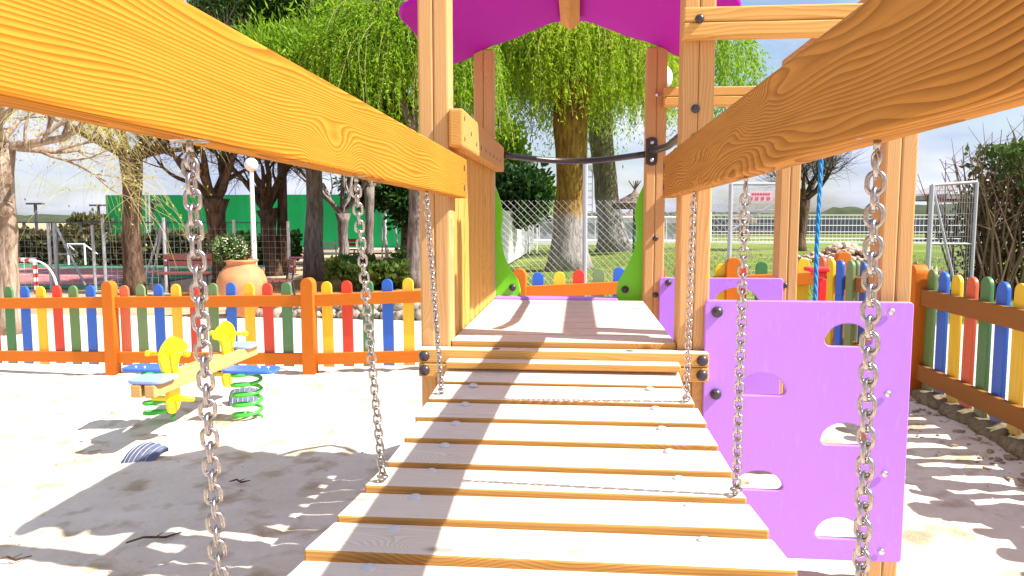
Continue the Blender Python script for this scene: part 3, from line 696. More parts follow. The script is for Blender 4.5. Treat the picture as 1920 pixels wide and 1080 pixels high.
# ================================================================== HANGING BRIDGE
bridge = thing('hanging_bridge', 'bleached plank bridge hung on chains, leading up to the tower deck', 'rope bridge', (-.045, 1.2, .9))
ztop = lambda y: CZ + float(np.interp(y, [.4, .857, 1.005, 1.153, 1.301, 1.449, 1.597, 1.745, 1.893, 2.03], [-.45, -.472, -.482, -.4875, -.4915, -.4935, -.4895, -.482, -.473, -.455]))
PW = .69; fronts = [1.005 + .148 * k for k in range(-5, 8)]
board('stop_board', (.668, .058, .020), (-.045, 2.122, CZ - .4225), [deck_edge, deck_top], bridge, .004, topmat=True)
prs = random.Random(5)
ZF = [-.43, -.44, -.450, -.460, -.468, -.477, -.4845, -.489, -.493, -.4865, -.479, -.470, -.4545, -.4365]
for k, y in enumerate(fronts):
    last = k == 12; w = PW + prs.uniform(-.006, .006) if not last else .667
    dp = .134 if not last else .100; y0_ = y if not last else 2.03; z0_ = CZ + ZF[k]; z1_ = CZ + ZF[k + 1] - (.0075 if not last else 0)
    o = board('plank', (w, dp, .028), (-.043 + prs.uniform(-.003, .003), y0_ + dp / 2, (z0_ + z1_) / 2 - .014), [deck_edge, deck_top], bridge, .0035, topmat=True)
    o.rotation_euler = (math.atan2(z1_ - z0_, dp), math.radians(prs.uniform(-.15, .15)), math.radians(prs.uniform(-.25, .25))); z = z1_ - .0135
    if last: continue
    for x in (-.285, .195):
        dome(.0125, .0065, mat('grey_bolt_head', (.62, .60, .62), .4, .2) if 'gb' not in globals() else gb, (x, y + .112, z + .0148), bridge, rot=(0, 0, 0), name='bolt_head')
        gb = bpy.data.materials['grey_bolt_head']
for x in (-.285, .195):
    cb = MB(); cb.box((0, 0, 0), (.05, 1.9, .008)); cb.build('rubber_strap', rubber_m, bridge, (x, 1.15, CZ - .512))

# ================================================================== CHAINS (each link a part)
def link_mesh():
    mb = MB(); Lh, Wh, r = .0245 / 2, .0185 / 2, .0023; cw = Wh - r; st = Lh - r - cw; n = 10; pts = []
    for i in range(n + 1): a = math.pi * i / n; pts.append(Vector((cw * math.cos(a), 0, st + cw * math.sin(a))))
    for i in range(n + 1): a = math.pi + math.pi * i / n; pts.append(Vector((cw * math.cos(a), 0, -st + cw * math.sin(a))))
    N = len(pts); m = 8
    for i, p in enumerate(pts):
        d = (pts[(i + 1) % N] - pts[i - 1]).normalized(); w = Vector((0, 1, 0)); u = d.cross(w)
        for j in range(m): a = 2 * math.pi * j / m; mb.v.append(tuple(p + (u * math.cos(a) + w * math.sin(a)) * r))
    for i in range(N):
        for j in range(m): mb.f.append((i * m + j, i * m + (j + 1) % m, ((i + 1) % N) * m + (j + 1) % m, ((i + 1) % N) * m + j)); mb.m.append(0)
    return mb.mesh('link', steel, True)
LINK = link_mesh()
def chain(top, bot, label, phase, seed):
    rg = random.Random(seed); top = Vector(top); bot = Vector(bot); ax = (bot - top); ln = ax.length; n = int(round(ln / .0152)); ax.normalize()
    t = thing('chain', label, 'chain', top, 0, 'chains holding up the plank bridge')
    pl = MB(); pl.lathe([(.0001, 0), (.0175, 0), (.0185, -.0015), (.0165, -.0028), (.0001, -.0030)], 20); pl.tube([(0, .0, -.002), (0, 0, -.012)], .0035, 8)
    for s in (-1, 1):
        pl.tube([(0, s * .0068 * math.cos(q), -.014 - .0068 + .0068 * math.sin(q)) for q in [math.pi / 2 - math.pi * k / 8 for k in range(9)]], .0024, 6, cap=False)
    pl.build('anchor_plate', steel, t, top, True)
    off = .0215; m = n - 2
    for i in range(n):
        u = i / (n - 1); p = top + Vector((0, 0, -off - .006)) + (bot - top + Vector((0, 0, off + .010))) * u
        o = link('link', LINK, t, p)
        tw = phase + (math.pi / 2 if i % 2 else 0) + .5 * u * (1 if phase < 1 else -1) + rg.uniform(-.12, .12)
        q = (-ax).to_track_quat('Z', 'Y'); o.rotation_euler = (q.to_matrix() @ Matrix.Rotation(tw, 3, 'Z') @ Matrix.Rotation(rg.uniform(-.05, .05), 3, 'Y')).to_euler()
    o = link('eye', LINK, t, bot + Vector((0, 0, .004))); o.rotation_euler = (math.radians(84), 0, .5 if bot.x < 0 else -.5); o.scale = (1.15, 1.15, 1.15)
zb = lambda y: CZ + .0705 + (1.2 - y) * .0060
C3 = [((.683, .703), (.714, .697)), ((1.214, 1.325), (1.25, 1.315)), ((1.788, 1.93), (1.80, 1.905))]
nmL = ['nearest chain on the left, hanging close to the lens', 'middle chain on the left, falling in front of the rainbow pickets', 'far left chain, hanging in front of the left front post']
nmR = ['nearest chain on the right, hanging over the right edge of the lilac panel', 'middle chain on the right, hanging over the left part of the lilac panel', 'far right chain, hanging in front of the right front post']
for i, ((yt, yb), (yu, yv)) in enumerate(C3):
    chain((-.3655, yt, zb(yt)), (-.360, yb, ztop(yb) + .008), nmL[i], .25 + .2 * i, 10 + i)
    chain((.2695, yu, zb(yu)), ((.267, .282, .278)[i], yv, ztop(yv) + .008), nmR[i], 1.2 + .3 * i, 20 + i)

# ================================================================== FENCES
def picket_mesh(w, h, t, m):
    r = w / 2; pl = [(-r, 0), (r, 0)] + [(r * math.cos(math.pi * i / 10), h - r + r * math.sin(math.pi * i / 10)) for i in range(11)]
    me = plate([pl], t, .003); me.materials.append(m); return me
PK = {k: picket_mesh(.090, .722, .022, m) for k, m in dict(g=P_green, b=P_blue, y=P_yel, r=P_red, G=P_green2, R=P_red2).items()}
FP = picket_mesh(.11, .885, .075, fpost_m)
def fence(label, a, b, posts, seq, sp, s0, side=1, railm=None, n=None, hz=0, railz=(.612, .118)):
    """a, b ground points; posts at distances; pickets spaced sp from s0; side=+1 rails towards -normal"""
    a = Vector(a); b = Vector(b); d = (b - a); ln = math.hypot(d.x, d.y); ang = math.atan2(d.y, d.x); slope = (b.z - a.z) / ln
    t = thing('picket_fence', label, 'fence', a, ang, 'rainbow picket fences round the playground'); rg = random.Random(int(a.x * 100) + 5)
    k = 0; s = s0
    while s < ln and (n is None or k < n):
        if all(abs(s - q) > .035 for q in posts):
            c = seq[k % len(seq)]
            if c == 'g' and rg.random() < .4: c = 'G'
            if c == 'r' and rg.random() < .3: c = 'R'
            o = link('picket', PK[c], t, (s, .012 * side, slope * s + .045 + hz + rg.uniform(-.008, .008)), local=True); o.rotation_euler = (0, rg.uniform(-.012, .012), 0)
        k += 1; s += sp
    for q in posts: link('fence_post', FP, t, (q, -.025 * side, slope * q - .08 + hz), local=True)
    ed = sorted(set([0.0] + [q for q in posts if 0 < q < ln] + [ln]))
    for i in range(len(ed) - 1):
        s0_, s1_ = ed[i] + (.05 if ed[i] in posts else 0), ed[i + 1] - (.05 if ed[i + 1] in posts else 0)
        for z in railz:
            board('rail', (s1_ - s0_, .032, .098), ((s0_ + s1_) / 2, -.016 * side, slope * (s0_ + s1_) / 2 + z + hz), railm or fence_m, t, .004, rot=(0, -math.atan(slope), 0), local=True)
    return t
pA = Vector((-6.1, 6.68, gz(-6.1))); p1 = Vector((-4.148, 6.29, gz(-4.148))); p2 = Vector((-2.237, 6.049, gz(-2.237))); p3 = Vector((-.461, 5.9, gz(-.461))); p4 = Vector((2.03, 5.98, gz(2.03)))
d12 = (p2 - p1); d12.z = 0; l12 = d12.length
st = p1 - (p2 - p1) * (2.0 / l12); e2 = p3
# straight run of the left section up to the far side of the tower
fence('long rainbow picket fence on the left, behind the spring seesaw', (st.x, st.y, gz(st.x)), p2, [2.0, 2.0 + l12], 'rgby', .1765, .002, 1)
l23 = math.hypot(p3.x - p2.x, p3.y - p2.y)
fence('rainbow picket fence half hidden by the slatted side of the tower', p2, p3, [l23], 'yrgb', .1765, .15, 1)
l34 = math.hypot(p4.x - p3.x, p4.y - p3.y)
fence('rainbow picket fence behind the tower, seen between the lime slide cheeks', p3, p4, [1.66, l34], 'byrg', .158, .148, 1)
pr1 = Vector((2.06, 4.672, gz(2.06))); pr0 = Vector((2.06, .6, gz(2.06)))
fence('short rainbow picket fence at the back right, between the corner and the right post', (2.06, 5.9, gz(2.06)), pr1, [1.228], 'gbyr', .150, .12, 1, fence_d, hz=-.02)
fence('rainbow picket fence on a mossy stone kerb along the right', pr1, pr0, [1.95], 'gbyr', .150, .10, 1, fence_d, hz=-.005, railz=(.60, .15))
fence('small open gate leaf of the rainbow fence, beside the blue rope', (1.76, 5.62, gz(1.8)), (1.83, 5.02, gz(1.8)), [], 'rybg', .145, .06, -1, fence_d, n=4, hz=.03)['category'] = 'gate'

# stone kerb under the right fence: rough stones one by one
krg = random.Random(11)
def rock(e, seed, m=stone_m, sub=2):
    bm = bmesh.new(); bmesh.ops.create_icosphere(bm, subdivisions=sub, radius=1)
    for v in bm.verts:
        p = v.co.copy(); mxx = max(abs(p.x), abs(p.y), abs(p.z)); p = p.lerp(p / mxx, .55)
        p *= 1 + mnoise.noise(v.co * 1.7 + Vector((seed * 3.3, seed, 0))) * .28 + mnoise.noise(v.co * 5 + Vector((seed, 0, 0))) * .08
        v.co = Vector((p.x * e[0], p.y * e[1], p.z * e[2]))
    me = bpy.data.meshes.new('stone'); bm.to_mesh(me); bm.free(); me.materials.append(m)
    for q in me.polygons: q.use_smooth = True
    return me
kerb = thing('stone_kerb', 'mossy rough stone kerb under the right picket fence', 'kerb', (2.07, 4.6, gz(2.07))); y = 4.60; i = 0
while y > .6:
    l = krg.uniform(.24, .42); o = link('kerb_stone', rock((.085, l / 2 * 1.02, .07), i, moss_m, 3), kerb, (2.065 + krg.uniform(-.012, .012), y - l / 2, gz(2.07) - .015 + krg.uniform(-.008, .008))); y -= l; i += 1

# ================================================================== SPRING SEESAW
toy_c = Vector((-2.42, 4.56, gz(-2.42)))
ss = thing('spring_seesaw', 'four seat spring seesaw with yellow horse heads and blue seats on green springs', 'seesaw', toy_c)
zt = toy_c.z
zbm = zt + .345
for dx in (-.040, .040):
    board('seesaw_beam', (.062, 1.36, .075), (toy_c.x + dx, toy_c.y + .02, zbm), wood('seesaw_wood', 1, (.66, .42, .16), (.45, .25, .07), 50, 3, .5, cross=(.3, 1)) if dx < 0 else bpy.data.materials['seesaw_wood'], ss, .008)
def seat(c, w, l, m, rz=0):
    r = .05; o_ = []
    for sx, sy, a0 in ((1, 1, 0), (-1, 1, 90), (-1, -1, 180), (1, -1, 270)):
        for k in range(5): a = math.radians(a0 + 90 * k / 4); o_.append((sx * (w / 2 - r) + r * math.cos(a), sy * (l / 2 - r) + r * math.sin(a)))
    me = plate([o_], .02, .004); me.transform(Matrix.Rotation(math.radians(90), 4, 'X')); me.materials.append(m)
    o = link('seat', me, ss, c); return o
for s in (-1, 1):
    seat((toy_c.x + s * .335, toy_c.y, zbm - .005), .34, .19, blue_pl)
    for q in ((-.03, .03), (.03, .03)): dome(.014, .010, bolt_m, (toy_c.x + s * .40 + q[0], toy_c.y + q[1] * s, zbm + .006), ss, rot=(0, 0, 0), name='bolt_head')
seat((toy_c.x, toy_c.y - .55, zbm + .049), .21, .22, ltblue_pl); seat((toy_c.x, toy_c.y + .59, zbm + .049), .21, .22, ltblue_pl)
for s in (-1, 1):
    x = toy_c.x + s * .30; mb = MB(); n = 150; turns = 5.0; h = zbm - .02 - zt
    mb.tube([(x + .088 * math.cos(2 * math.pi * turns * i / n), toy_c.y + .088 * math.sin(2 * math.pi * turns * i / n), zt + .012 + h * i / n) for i in range(n + 1)], .0125, 8)
    mb.build('spring', spring_m, ss, smooth=True)
head = [(-.035, -.20), (.05, -.20), (.075, -.06), (.105, .02), (.165, .05), (.175, .09), (.13, .16), (.07, .20), (.03, .225), (-.02, .20), (-.075, .13), (-.095, .03), (-.075, -.08), (-.05, -.13)]
for s in (-1, 1):
    me = plate([smoothpoly([(x * -s * 1.12, z * .60) for x, z in head], 4)], .022, .004); me.transform(Matrix.Rotation(math.radians(90), 4, 'Z')); me.materials.append(yel_pl)
    y = toy_c.y + s * .37; hd = link('horse_head', me, ss, (toy_c.x, y, zbm + .125))
    hb = MB(); hb.tube([(-.115, 0, 0), (.115, 0, 0)], .012, 10); 
    for q in (-1, 1): hb.lathe([(0.0001, -.02), (.017, -.015), (.02, 0), (.017, .015), (.0001, .02)], 10, (q * .12, 0, 0))
    hb.build('handle', yel_pl, hd, (toy_c.x, y + .02 * s, zbm + .165), True)
    fo = MB(); fo.tube([(-.13, 0, 0), (.13, 0, 0)], .016, 10); fo.build('footrest', yel_pl, ss, (toy_c.x, y - .02 * s, zbm - .115), True)
    me = plate([smoothpoly([(-.05, .05), (.05, .05), (.07, -.05), (.03, -.11), (-.04, -.11), (-.07, -.04)], 4)], .022, .004); me.transform(Matrix.Rotation(math.radians(90), 4, 'Z')); me.materials.append(yel_pl)
    link('foot_plate', me, ss, (toy_c.x, y - .02 * s, zbm - .085))
# half-buried tyre pieces
def tyre(c, rz, label, R=.165, w=.20, arc=(84, 160)):
    mb = MB(); n = 20; m = 8; prof = []
    for j in range(m + 1):
        u = j / m * 2 - 1; prof.append((u * w / 2, R - .02 * u * u - (.007 if j in (2, 4, 6) else 0)))
    for i in range(n + 1):
        a = math.radians(arc[0] + (arc[1] - arc[0]) * i / n)
        for x, r in prof: mb.v.append((x, r * math.cos(a), r * math.sin(a)))
        for x, r in prof: mb.v.append((x, (r - .018) * math.cos(a), (r - .018) * math.sin(a)))
    k = 2 * (m + 1)
    for i in range(n):
        for j in range(m): mb.f.append((i * k + j, i * k + j + 1, (i + 1) * k + j + 1, (i + 1) * k + j)); mb.m.append(0)
        mb.f.append((i * k, (i + 1) * k, (i + 1) * k + m + 1, i * k + m + 1)); mb.f.append((i * k + m, i * k + 2 * m + 1, (i + 1) * k + 2 * m + 1, (i + 1) * k + m)); mb.m += [0, 0]
    for x in (-.35, -.17, .0, .17, .35): mb.tube([(x * w, (R + .001 - .02 * (2 * x) ** 2) * math.cos(math.radians(arc[0] + (arc[1] - arc[0]) * i / 14)), (R + .001 - .02 * (2 * x) ** 2) * math.sin(math.radians(arc[0] + (arc[1] - arc[0]) * i / 14))) for i in range(15)], .0022, 4, 1)
    o = mb.build('buried_tyre', [rubber_m, gal_m], None, c, True); o.rotation_euler = (0, 0, rz); tag(o, label, 'tyre', 'tyre pieces sunk in the sand')
g1 = atg(258, 868); tyre((g1.x, g1.y + .15, g1.z - .10), math.radians(-18), 'blue grey tyre half buried in the sand in front of the seesaw')
g2 = atg(440, 762); tyre((g2.x, g2.y + .18, g2.z - .07), math.radians(15), 'blue grey tyre half buried in the sand behind the right spring')

# blue rope with a red block
t0 = at(1543, 180, 2.95); t1 = at(1536, 1000, 2.75)
ropep = lambda u: Vector(t0).lerp(Vector((t1.x, t1.y, gz(.8) + .02)), u) + Vector((-.022 * math.sin(math.pi * u) ** 2, 0, 0))
rp = MB(); N = 160
for ph in range(3):
    rp.tube([ropep(i / N) + Vector((.0042 * math.cos(i * .55 + ph * 2.094), .0042 * math.sin(i * .55 + ph * 2.094), 0)) for i in range(N + 1)], .0046, 6)
tag(rp.build('climbing_rope', rope_m, smooth=True), 'blue twisted climbing rope hanging in the climbing bay', 'rope')
rc = at(1531, 505, 4.7); rs_ = thing('red_seat', 'small red plastic seat on a red leg behind the blue rope', 'seat', (rc.x, rc.y, gz(rc.x)))
board('seat', (.125, .12, .026), rc, red_pl, rs_, .008); board('seat_lip', (.08, .08, .03), (rc.x + .015, rc.y, rc.z - .026), red_pl, rs_, .008)
board('leg', (.048, .05, rc.z - gz(rc.x) - .05), (rc.x + .032, rc.y, (rc.z + gz(rc.x)) / 2 - .03), red_pl, rs_, .008)

# ================================================================== CHAIN-LINK FENCE behind
clf = thing('mesh_fence', 'diagonal wire mesh fence with a grey post, in front of the lawn', 'fence', (.3, 6.9, gz(.3)))
mb = MB(); x0, x1, y_, z0, z1 = -1.15, 1.42, 6.75, gz(0) + .05, CZ + .155; hh = z1 - z0; sp = .062
for s, r_, dy in ((1, .0022, 0), (-1, .0007, .006)):
    k = x0 - hh
    while k < x1:
        a = Vector((k, y_ + dy, z1 if s > 0 else z0)); b = Vector((k + hh, y_ + dy, z0 if s > 0 else z1))
        dx = b - a; ta = max(0, (x0 - a.x) / dx.x); tb = min(1, (x1 - a.x) / dx.x)
        if tb > ta: mb.tube([a + dx * ta, a + dx * tb], r_, 4, cap=False)
        k += sp
mb.build('wire_mesh', wire_m, clf)
for px in (1097,):
    p = at(px, 400, y_ - .02); q = MB(); q.tube([(p.x, y_ - .03, gz(p.x) - .1), (p.x, y_ - .03, CZ + .47)], .022, 10); q.build('fence_post', gal_m, clf)
q = MB(); q.tube([(-1.15, y_ - .03, .1), (-1.15, y_ - .03, CZ + .3)], .022, 10); q.build('fence_post', gal_m, clf)
# grey frame gate with the notice
gt = thing('mesh_gate', 'grey tubular mesh gate carrying a pink and white notice', 'gate', (1.9, 6.75, gz(1.9)))
gl = at(1371, 345, 6.8); gr_ = at(1452, 345, 6.8); gr2 = gr_.x + .14
fr = MB()
for x in (gl.x, gr2): fr.tube([(x, 6.8, gz(x) - .05), (x, 6.8, gl.z)], .02, 8)
fr.tube([(gl.x, 6.8, gl.z), (gr2, 6.8, gl.z)], .014, 8); fr.tube([(gl.x, 6.8, CZ - .12), (gr2, 6.8, CZ + .22)], .012, 6)
fr.build('gate_frame', gal_m, gt)
wm = MB(); x = gl.x
while x < gr2: wm.tube([(x, 6.8, gz(x)), (x, 6.8, gl.z)], .0013, 3, cap=False); x += .05
z = .45
while z < gl.z: wm.tube([(gl.x, 6.8, z), (gr2, 6.8, z)], .0013, 3, cap=False); z += .06
wm.build('wire_mesh', wire_m, gt)
sa = at(1405, 378, 6.77); sb_ = at(1448, 359, 6.77); sm = mat('notice_board', (.70, .45, .50), .5); sr = mat('notice_red', (.45, .03, .06), .5)
sn = board('notice', (sb_.x - sa.x, .006, sb_.z - sa.z), ((sa.x + sb_.x) / 2, 6.77, (sa.z + sb_.z) / 2), sm, gt, .001)
tx = MB(); w_ = sb_.x - sa.x; h_ = sb_.z - sa.z; trg = random.Random(2)
for row, (zz, hh_, k) in enumerate(((.24, .18, 7), (-.2, .26, 10))):
    for i in range(k):
        if row and i in (1, 4, 7): continue
        cx = (-.42 + .84 * (i + .5) / k) * w_; gw = w_ * .84 / k * .62; hb_ = hh_ * h_
        if row: 
            for dz in (-.5, 0, .5): tx.box((cx, -.004, zz * h_ + dz * hb_), (gw, .002, hb_ * .18))
            tx.box((cx + trg.choice((-1, 1)) * gw * .4, -.004, zz * h_), (gw * .22, .002, hb_))
        else: tx.box((cx, -.004, zz * h_), (gw, .002, hb_)); 
tx.build('lettering', sr, sn, ((sa.x + sb_.x) / 2, 6.77, (sa.z + sb_.z) / 2))

# ================================================================== BACKGROUND, CENTRE
wb = at(1068, 503, 17.4); wf = at(1072, 195, 17.4)
strands('willow_tree', 'large weeping willow with thick ochre trunk and hanging lime green strands', (wb.x, 17.4, gz(wb.x)), (wf.x, 17.4, wf.z), .37, bark_yel, lf_willow, (wf.x + .02, 17.4, wf.z + 1.25), (2.05, 2.0, 1.35), 3400, 1.75, seed=4, lsz=.085, lpp=46)
w2 = at(1151, 468, 25.5); w2t = at(1120, 190, 25.5)
strands('willow_tree', 'willow with a slimmer whitewashed trunk just right of the big willow trunk', (w2.x, 25.5, gz(w2.x)), (w2t.x, 25.5, w2t.z), .40, bark_wash, lf_lime, (w2t.x + 1.3, 25.5, w2t.z + 1.7), (3.5, 2.8, 1.8), 1500, 3.4, seed=6, lsz=.15, lpp=30)
# dark conifer shrubs left of the willow and pale tree between
def sh(px0, px1, pyt, pyb, Y, m, label, n=2600, size=.16, seed=1, name='shrub', **k):
    a = at(px0, pyb, Y); b = at(px1, pyt, Y); c = (a + b) / 2; e = ((b.x - a.x) / 2, (b.x - a.x) / 2.2, (b.z - a.z) / 2)
    return bush(name, label, c, e, m, n, size, seed, **k)
sh(905, 1030, 318, 425, 21, lf_dark, 'dark conifer shrub left of the willow trunk', 5200, .2, 3)
sh(900, 985, 225, 400, 24, lf_mid, 'tall green cypress left of the willow, behind the dark shrub', 5200, .22, 4)
sh(985, 1048, 335, 405, 34, lf_lime, 'pale green round tree between the dark shrub and the willow trunk', 1500, .2, 5, shell=.2)
sh(1118, 1145, 396, 418, 38, lf_hedge2, 'low green shrub left of the far thatched parasol', 500, .2, 6, stems=False)
# whitewashed corrugated wall
ww = thing('white_wall', 'whitewashed slatted garden wall on the left of the lawn', 'wall', (-2.6, 22, .2))
wa = at(936, 452, 17.5); wz = at(1000, 445, 29); wl = MB(); nn_ = 60
for i in range(nn_):
    a = Vector(wa).lerp(Vector(wz), i / nn_); b = Vector(wa).lerp(Vector(wz), (i + 1) / nn_); h = CZ + .12
    wl.box(((a.x + b.x) / 2, (a.y + b.y) / 2, (h + .15) / 2 + .05), ((b - a).length * .9, .05, h - .15), 0, Matrix.Rotation(math.atan2(b.y - a.y, b.x - a.x), 3, 'Z'))
wl.build('wall_panel', white_m, ww)
# white metal fence along the far lawn
def metalfence(label, pa, pb, zt_, zb_, sp, post_every, r=.012, rails=(0.0, .5, 1.0), panel=False, rm=white_m):
    a = Vector(pa); b = Vector(pb); t = thing('metal_fence', label, 'fence', a); ln = (b - a).length; n = int(ln / sp); mb = MB()
    for i in range(n + 1):
        p = a.lerp(b, i / n); mb.tube([(p.x, p.y, zb_), (p.x, p.y, zt_)], r, 4, cap=False)
    mb.build('bars', rm, t)
    mb = MB()
    for q in rails: z = zb_ + (zt_ - zb_) * q; mb.tube([(a.x, a.y, z), (b.x, b.y, z)], r * 1.5, 5, cap=False)
    mb.build('rails', rm, t)
    k = int(ln / post_every)
    for i in range(k + 1):
        p = a.lerp(b, i / k); q = MB(); q.tube([(0, 0, -.1), (0, 0, zt_ - zb_ + .12)], .05, 6); q.build('fence_post', rm, t, (p.x, p.y, zb_))
    if panel:
        q = MB(); q.box(((a.x + b.x) / 2, (a.y + b.y) / 2 + .1, (zt_ + zb_) / 2), (ln, .03, (zt_ - zb_) * .96), 0, Matrix.Rotation(math.atan2(b.y - a.y, b.x - a.x), 3, 'Z')); q.build('screen', mat('grey_screen', (.42, .42, .50), .8), t)
    return t
fa = at(985, 448, 31); fb = at(1330, 452, 31); metalfence('white fence with grey screening behind the willow trunks', (fa.x, 31, 0), (fb.x, 31, 0), CZ + .02, .46, .55, 2.2, .03, (0, 1), True)
fa = at(1331, 455, 31); fb = at(2010, 455, 31); metalfence('long white mesh fence across the far side of the lawn', (fa.x, 31, 0), (fb.x, 31, 0), CZ + .10, .42, .15, 3.2, .0085, (0, .14, .38, .62, .86, 1))
kb = MB(); kb.box(((fa.x + fb.x) / 2 - 4, 31.1, .36), (fb.x - fa.x + 14, .35, .16)); tag(kb.build('low_wall', white_m), 'low white plinth under the far white fence', 'wall')
# water of the pool behind the fence as a dark strip
pw = MB(); a = at(1334, 430, 44); b = at(2000, 430, 44); pw.box(((a.x + b.x) / 2, 44, .92), (b.x - a.x, 1.0, .92)); tag(pw.build('dark_wall', mat('slate_wall', (.07, .075, .12), .8)), 'dark grey wall standing behind the far white fence', 'wall')
# thatched parasols
def parasol(px, pyt, pye, pw_, Y, label, pole=True, tuft=True):
    c = at(px, pye, Y); r = pw_ / 2 / f * Y; h = (pye - pyt) / f * Y; t = thing('thatched_parasol', label, 'parasol', (c.x, Y, gz(c.x)), 0, 'thatched parasols on the lawn'); mb = MB()
    mb.lathe([(0.001, h), (r * .12, h * .72), (r * .45, h * .42), (r * .8, h * .14), (r, 0), (r * .98, -.18), (r * .7, -.05), (0.001, h * .3)], 22, c); mb.build('thatch', thatch_m, t)
    if tuft:
        mb = MB(); g_ = random.Random(4)
        for k in range(14): a = g_.uniform(0, 6.28); mb.tube([c + Vector((0, 0, h * .93)), c + Vector((math.cos(a) * .22, math.sin(a) * .22, h * .98 + .25))], [.03, .008], 4)
        mb.build('tuft', thatch_m, t)
    mb = MB(); mb.tube([(c.x, Y, gz(c.x)), (c.x, Y, c.z)], .05, 8); mb.build('pole', mat('green_pole', (.02, .12, .03), .6) if 'green_pole' not in bpy.data.materials else bpy.data.materials['green_pole'], t)
parasol(1190, 354, 381, 84, 23.5, 'thatched parasol with a tuft on top, right of the willow trunks')
parasol(1182, 392, 410, 60, 36, 'far thatched parasol standing lower behind the willow trunk')
parasol(1392, 400, 411, 52, 40, 'small far thatched parasol seen through the mesh gate')
# lattice mast and antenna
mk_ = at(1101, 410, 46); zt_ = at(1101, 318, 46).z; ms_ = MB(); w = .30
for s in (-1, 1): ms_.tube([(mk_.x + s * w, 46, .2), (mk_.x + s * w, 46, zt_)], .05, 4)
z = .5
while z < zt_: ms_.box((mk_.x, 46, z), (w * 2, .05, .06)); z += .42
ms_.box((mk_.x, 46, zt_ + .1), (1.5, .4, .3))
tag(ms_.build('lattice_mast', gal_m), 'grey lattice floodlight mast beside the willow trunk', 'mast')
an = at(1117, 410, 60); am = MB(); am.tube([(an.x, 60, .2), (an.x, 60, at(1117, 366, 60).z)], .04, 4); am.box((an.x, 60, at(1117, 368, 60).z), (1.6, .05, .05))
tag(am.build('antenna', gal_m), 'thin grey antenna pole with a cross arm on the horizon', 'antenna')
# small climbing frame
cf = MB(); a = at(986, 448, 24); b = at(1007, 418, 24); x0, x1, zz = a.x, b.x, b.z
for p, q in (((x0, 24, .25), (x0 + .12, 24, zz)), ((x0 + .12, 24, .25), (x0 + .12, 24, zz)), ((x1, 24, .25), (x1, 24, zz)), ((x0 + .12, 24, zz), (x1, 24, zz)), ((x0 + .12, 24, .6), (x1, 24, .6))): cf.tube([p, q], .018, 5)
tag(cf.build('garden_climber', white_m), 'small white tubular climber standing on the lawn by the white wall', 'climber')
# globe lamps
def lamp(px, pyg, r_px, Y, label, base_z=None):
    c = at(px, pyg, Y); r = r_px / f * Y; gb_ = gz(c.x); t = thing('street_lamp', label, 'lamp', (c.x, Y, gb_), 0, 'globe lamps on thin poles'); mb = MB(); mb.tube([(c.x, Y, gb_), (c.x, Y, c.z - r * .8)], [.05, .035], 10); mb.build('pole', white_m, t)
    mb = MB(); mb.lathe([(max(.0001, r * math.sin(math.pi * i / 14)), -r * math.cos(math.pi * i / 14)) for i in range(15)], 24, c); mb.build('globe', white_m, t, smooth=True)
lamp(1235, 146, 25, 13.0, 'white globe lamp behind the back right post of the tower'); lamp(471, 309, 13, 12.4, 'white globe lamp on a thin pole above the terracotta urn')

# ================================================================== BACKGROUND, LEFT: pollards, pines, green wall, court
def tr(px, pyb, pyf, wpx, Y, **k): return dict(base=gx(px, Y), fork=at(px, pyf, Y), r=wpx / 2 / f * Y, **k)
def polls(label, pxb, pyf, wpx, Y, pxf=None, **k):
    b = gx(pxb, Y); fk = at(pxf or pxb, pyf, Y); pollard(k.pop('name', 'pollard_tree'), label, b, fk, wpx / 2 / f * Y, group='pollarded trees across the park', **k)
polls('pale pollard tree at the far left edge with a cut knob on its trunk', 5, 268, 40, 8.6, bark=bark_pale, twigm=twig_y, spread=1.5, nlimb=7, twigs=1100, tl=1.15, leafm=lf_bud, nleaf=2600, seed=21, droop=.5, tw=.0024, up=(.15, .7), lrise=.1)
kn = MB(); kp = at(8, 385, 8.45); kn.lathe([(.03, .03), (.06, .05), (.10, .02), (.11, -.05), (.07, -.12), (.0001, -.14)], 14, (0, 0, 0)); 
ko = kn.build('cut_knob', bark_pale, [o for o in COL.objects if o.name.startswith('pollard_tree')][0], kp, True)
polls('brown pollard tree with yellow budding twigs, left of the nearest chain', 245, 292, 37, 13.56, bark=bark_dark, twigm=twig_y, spread=1.25, nlimb=7, twigs=1700, leafm=lf_bud, nleaf=6500, seed=22, droop=.35, tl=1.05, tw=.0042, up=(.35, 1.0), lrise=.12, name='pollard_tree')
polls('dark bare pollard tree with spreading limbs behind the urn', 412, 372, 36, 15.2, pxf=404, bark=bark_dark, twigm=twig_d, spread=1.75, nlimb=6, twigs=900, seed=23, droop=.1, tl=1.1, tw=.004, knob=1.5, up=(.7, 1.5))
polls('dark bare pollard tree between the lamp pole and the grey pine trunk', 511, 392, 30, 18.4, pxf=500, bark=bark_dark, twigm=twig_d, spread=1.8, nlimb=6, twigs=900, up=(.7, 1.5), seed=24, leafm=lf_bud, nleaf=900, tl=1.2, tw=.006, knob=1.4)
polls('knobby pollard tree right of the grey pine trunk', 643, 400, 20, 20.0, bark=bark_grey, twigm=twig_d, spread=2.2, nlimb=6, twigs=700, seed=25, leafm=lf_bud, nleaf=1300, tl=1.1, tw=.006, knob=1.5)
polls('slim dark trunk tree just behind the middle left chain', 692, 350, 17, 21.5, bark=bark_grey, twigm=twig_d, spread=1.9, nlimb=5, twigs=400, seed=26, leafm=lf_bud, nleaf=800, tl=1.0, tw=.006)
E1 = lambda px, py, Y, rx, rz, w=1: (tuple(at(px, py, Y)), (rx / f * Y, rx / f * Y * .9, rz / f * Y), w)
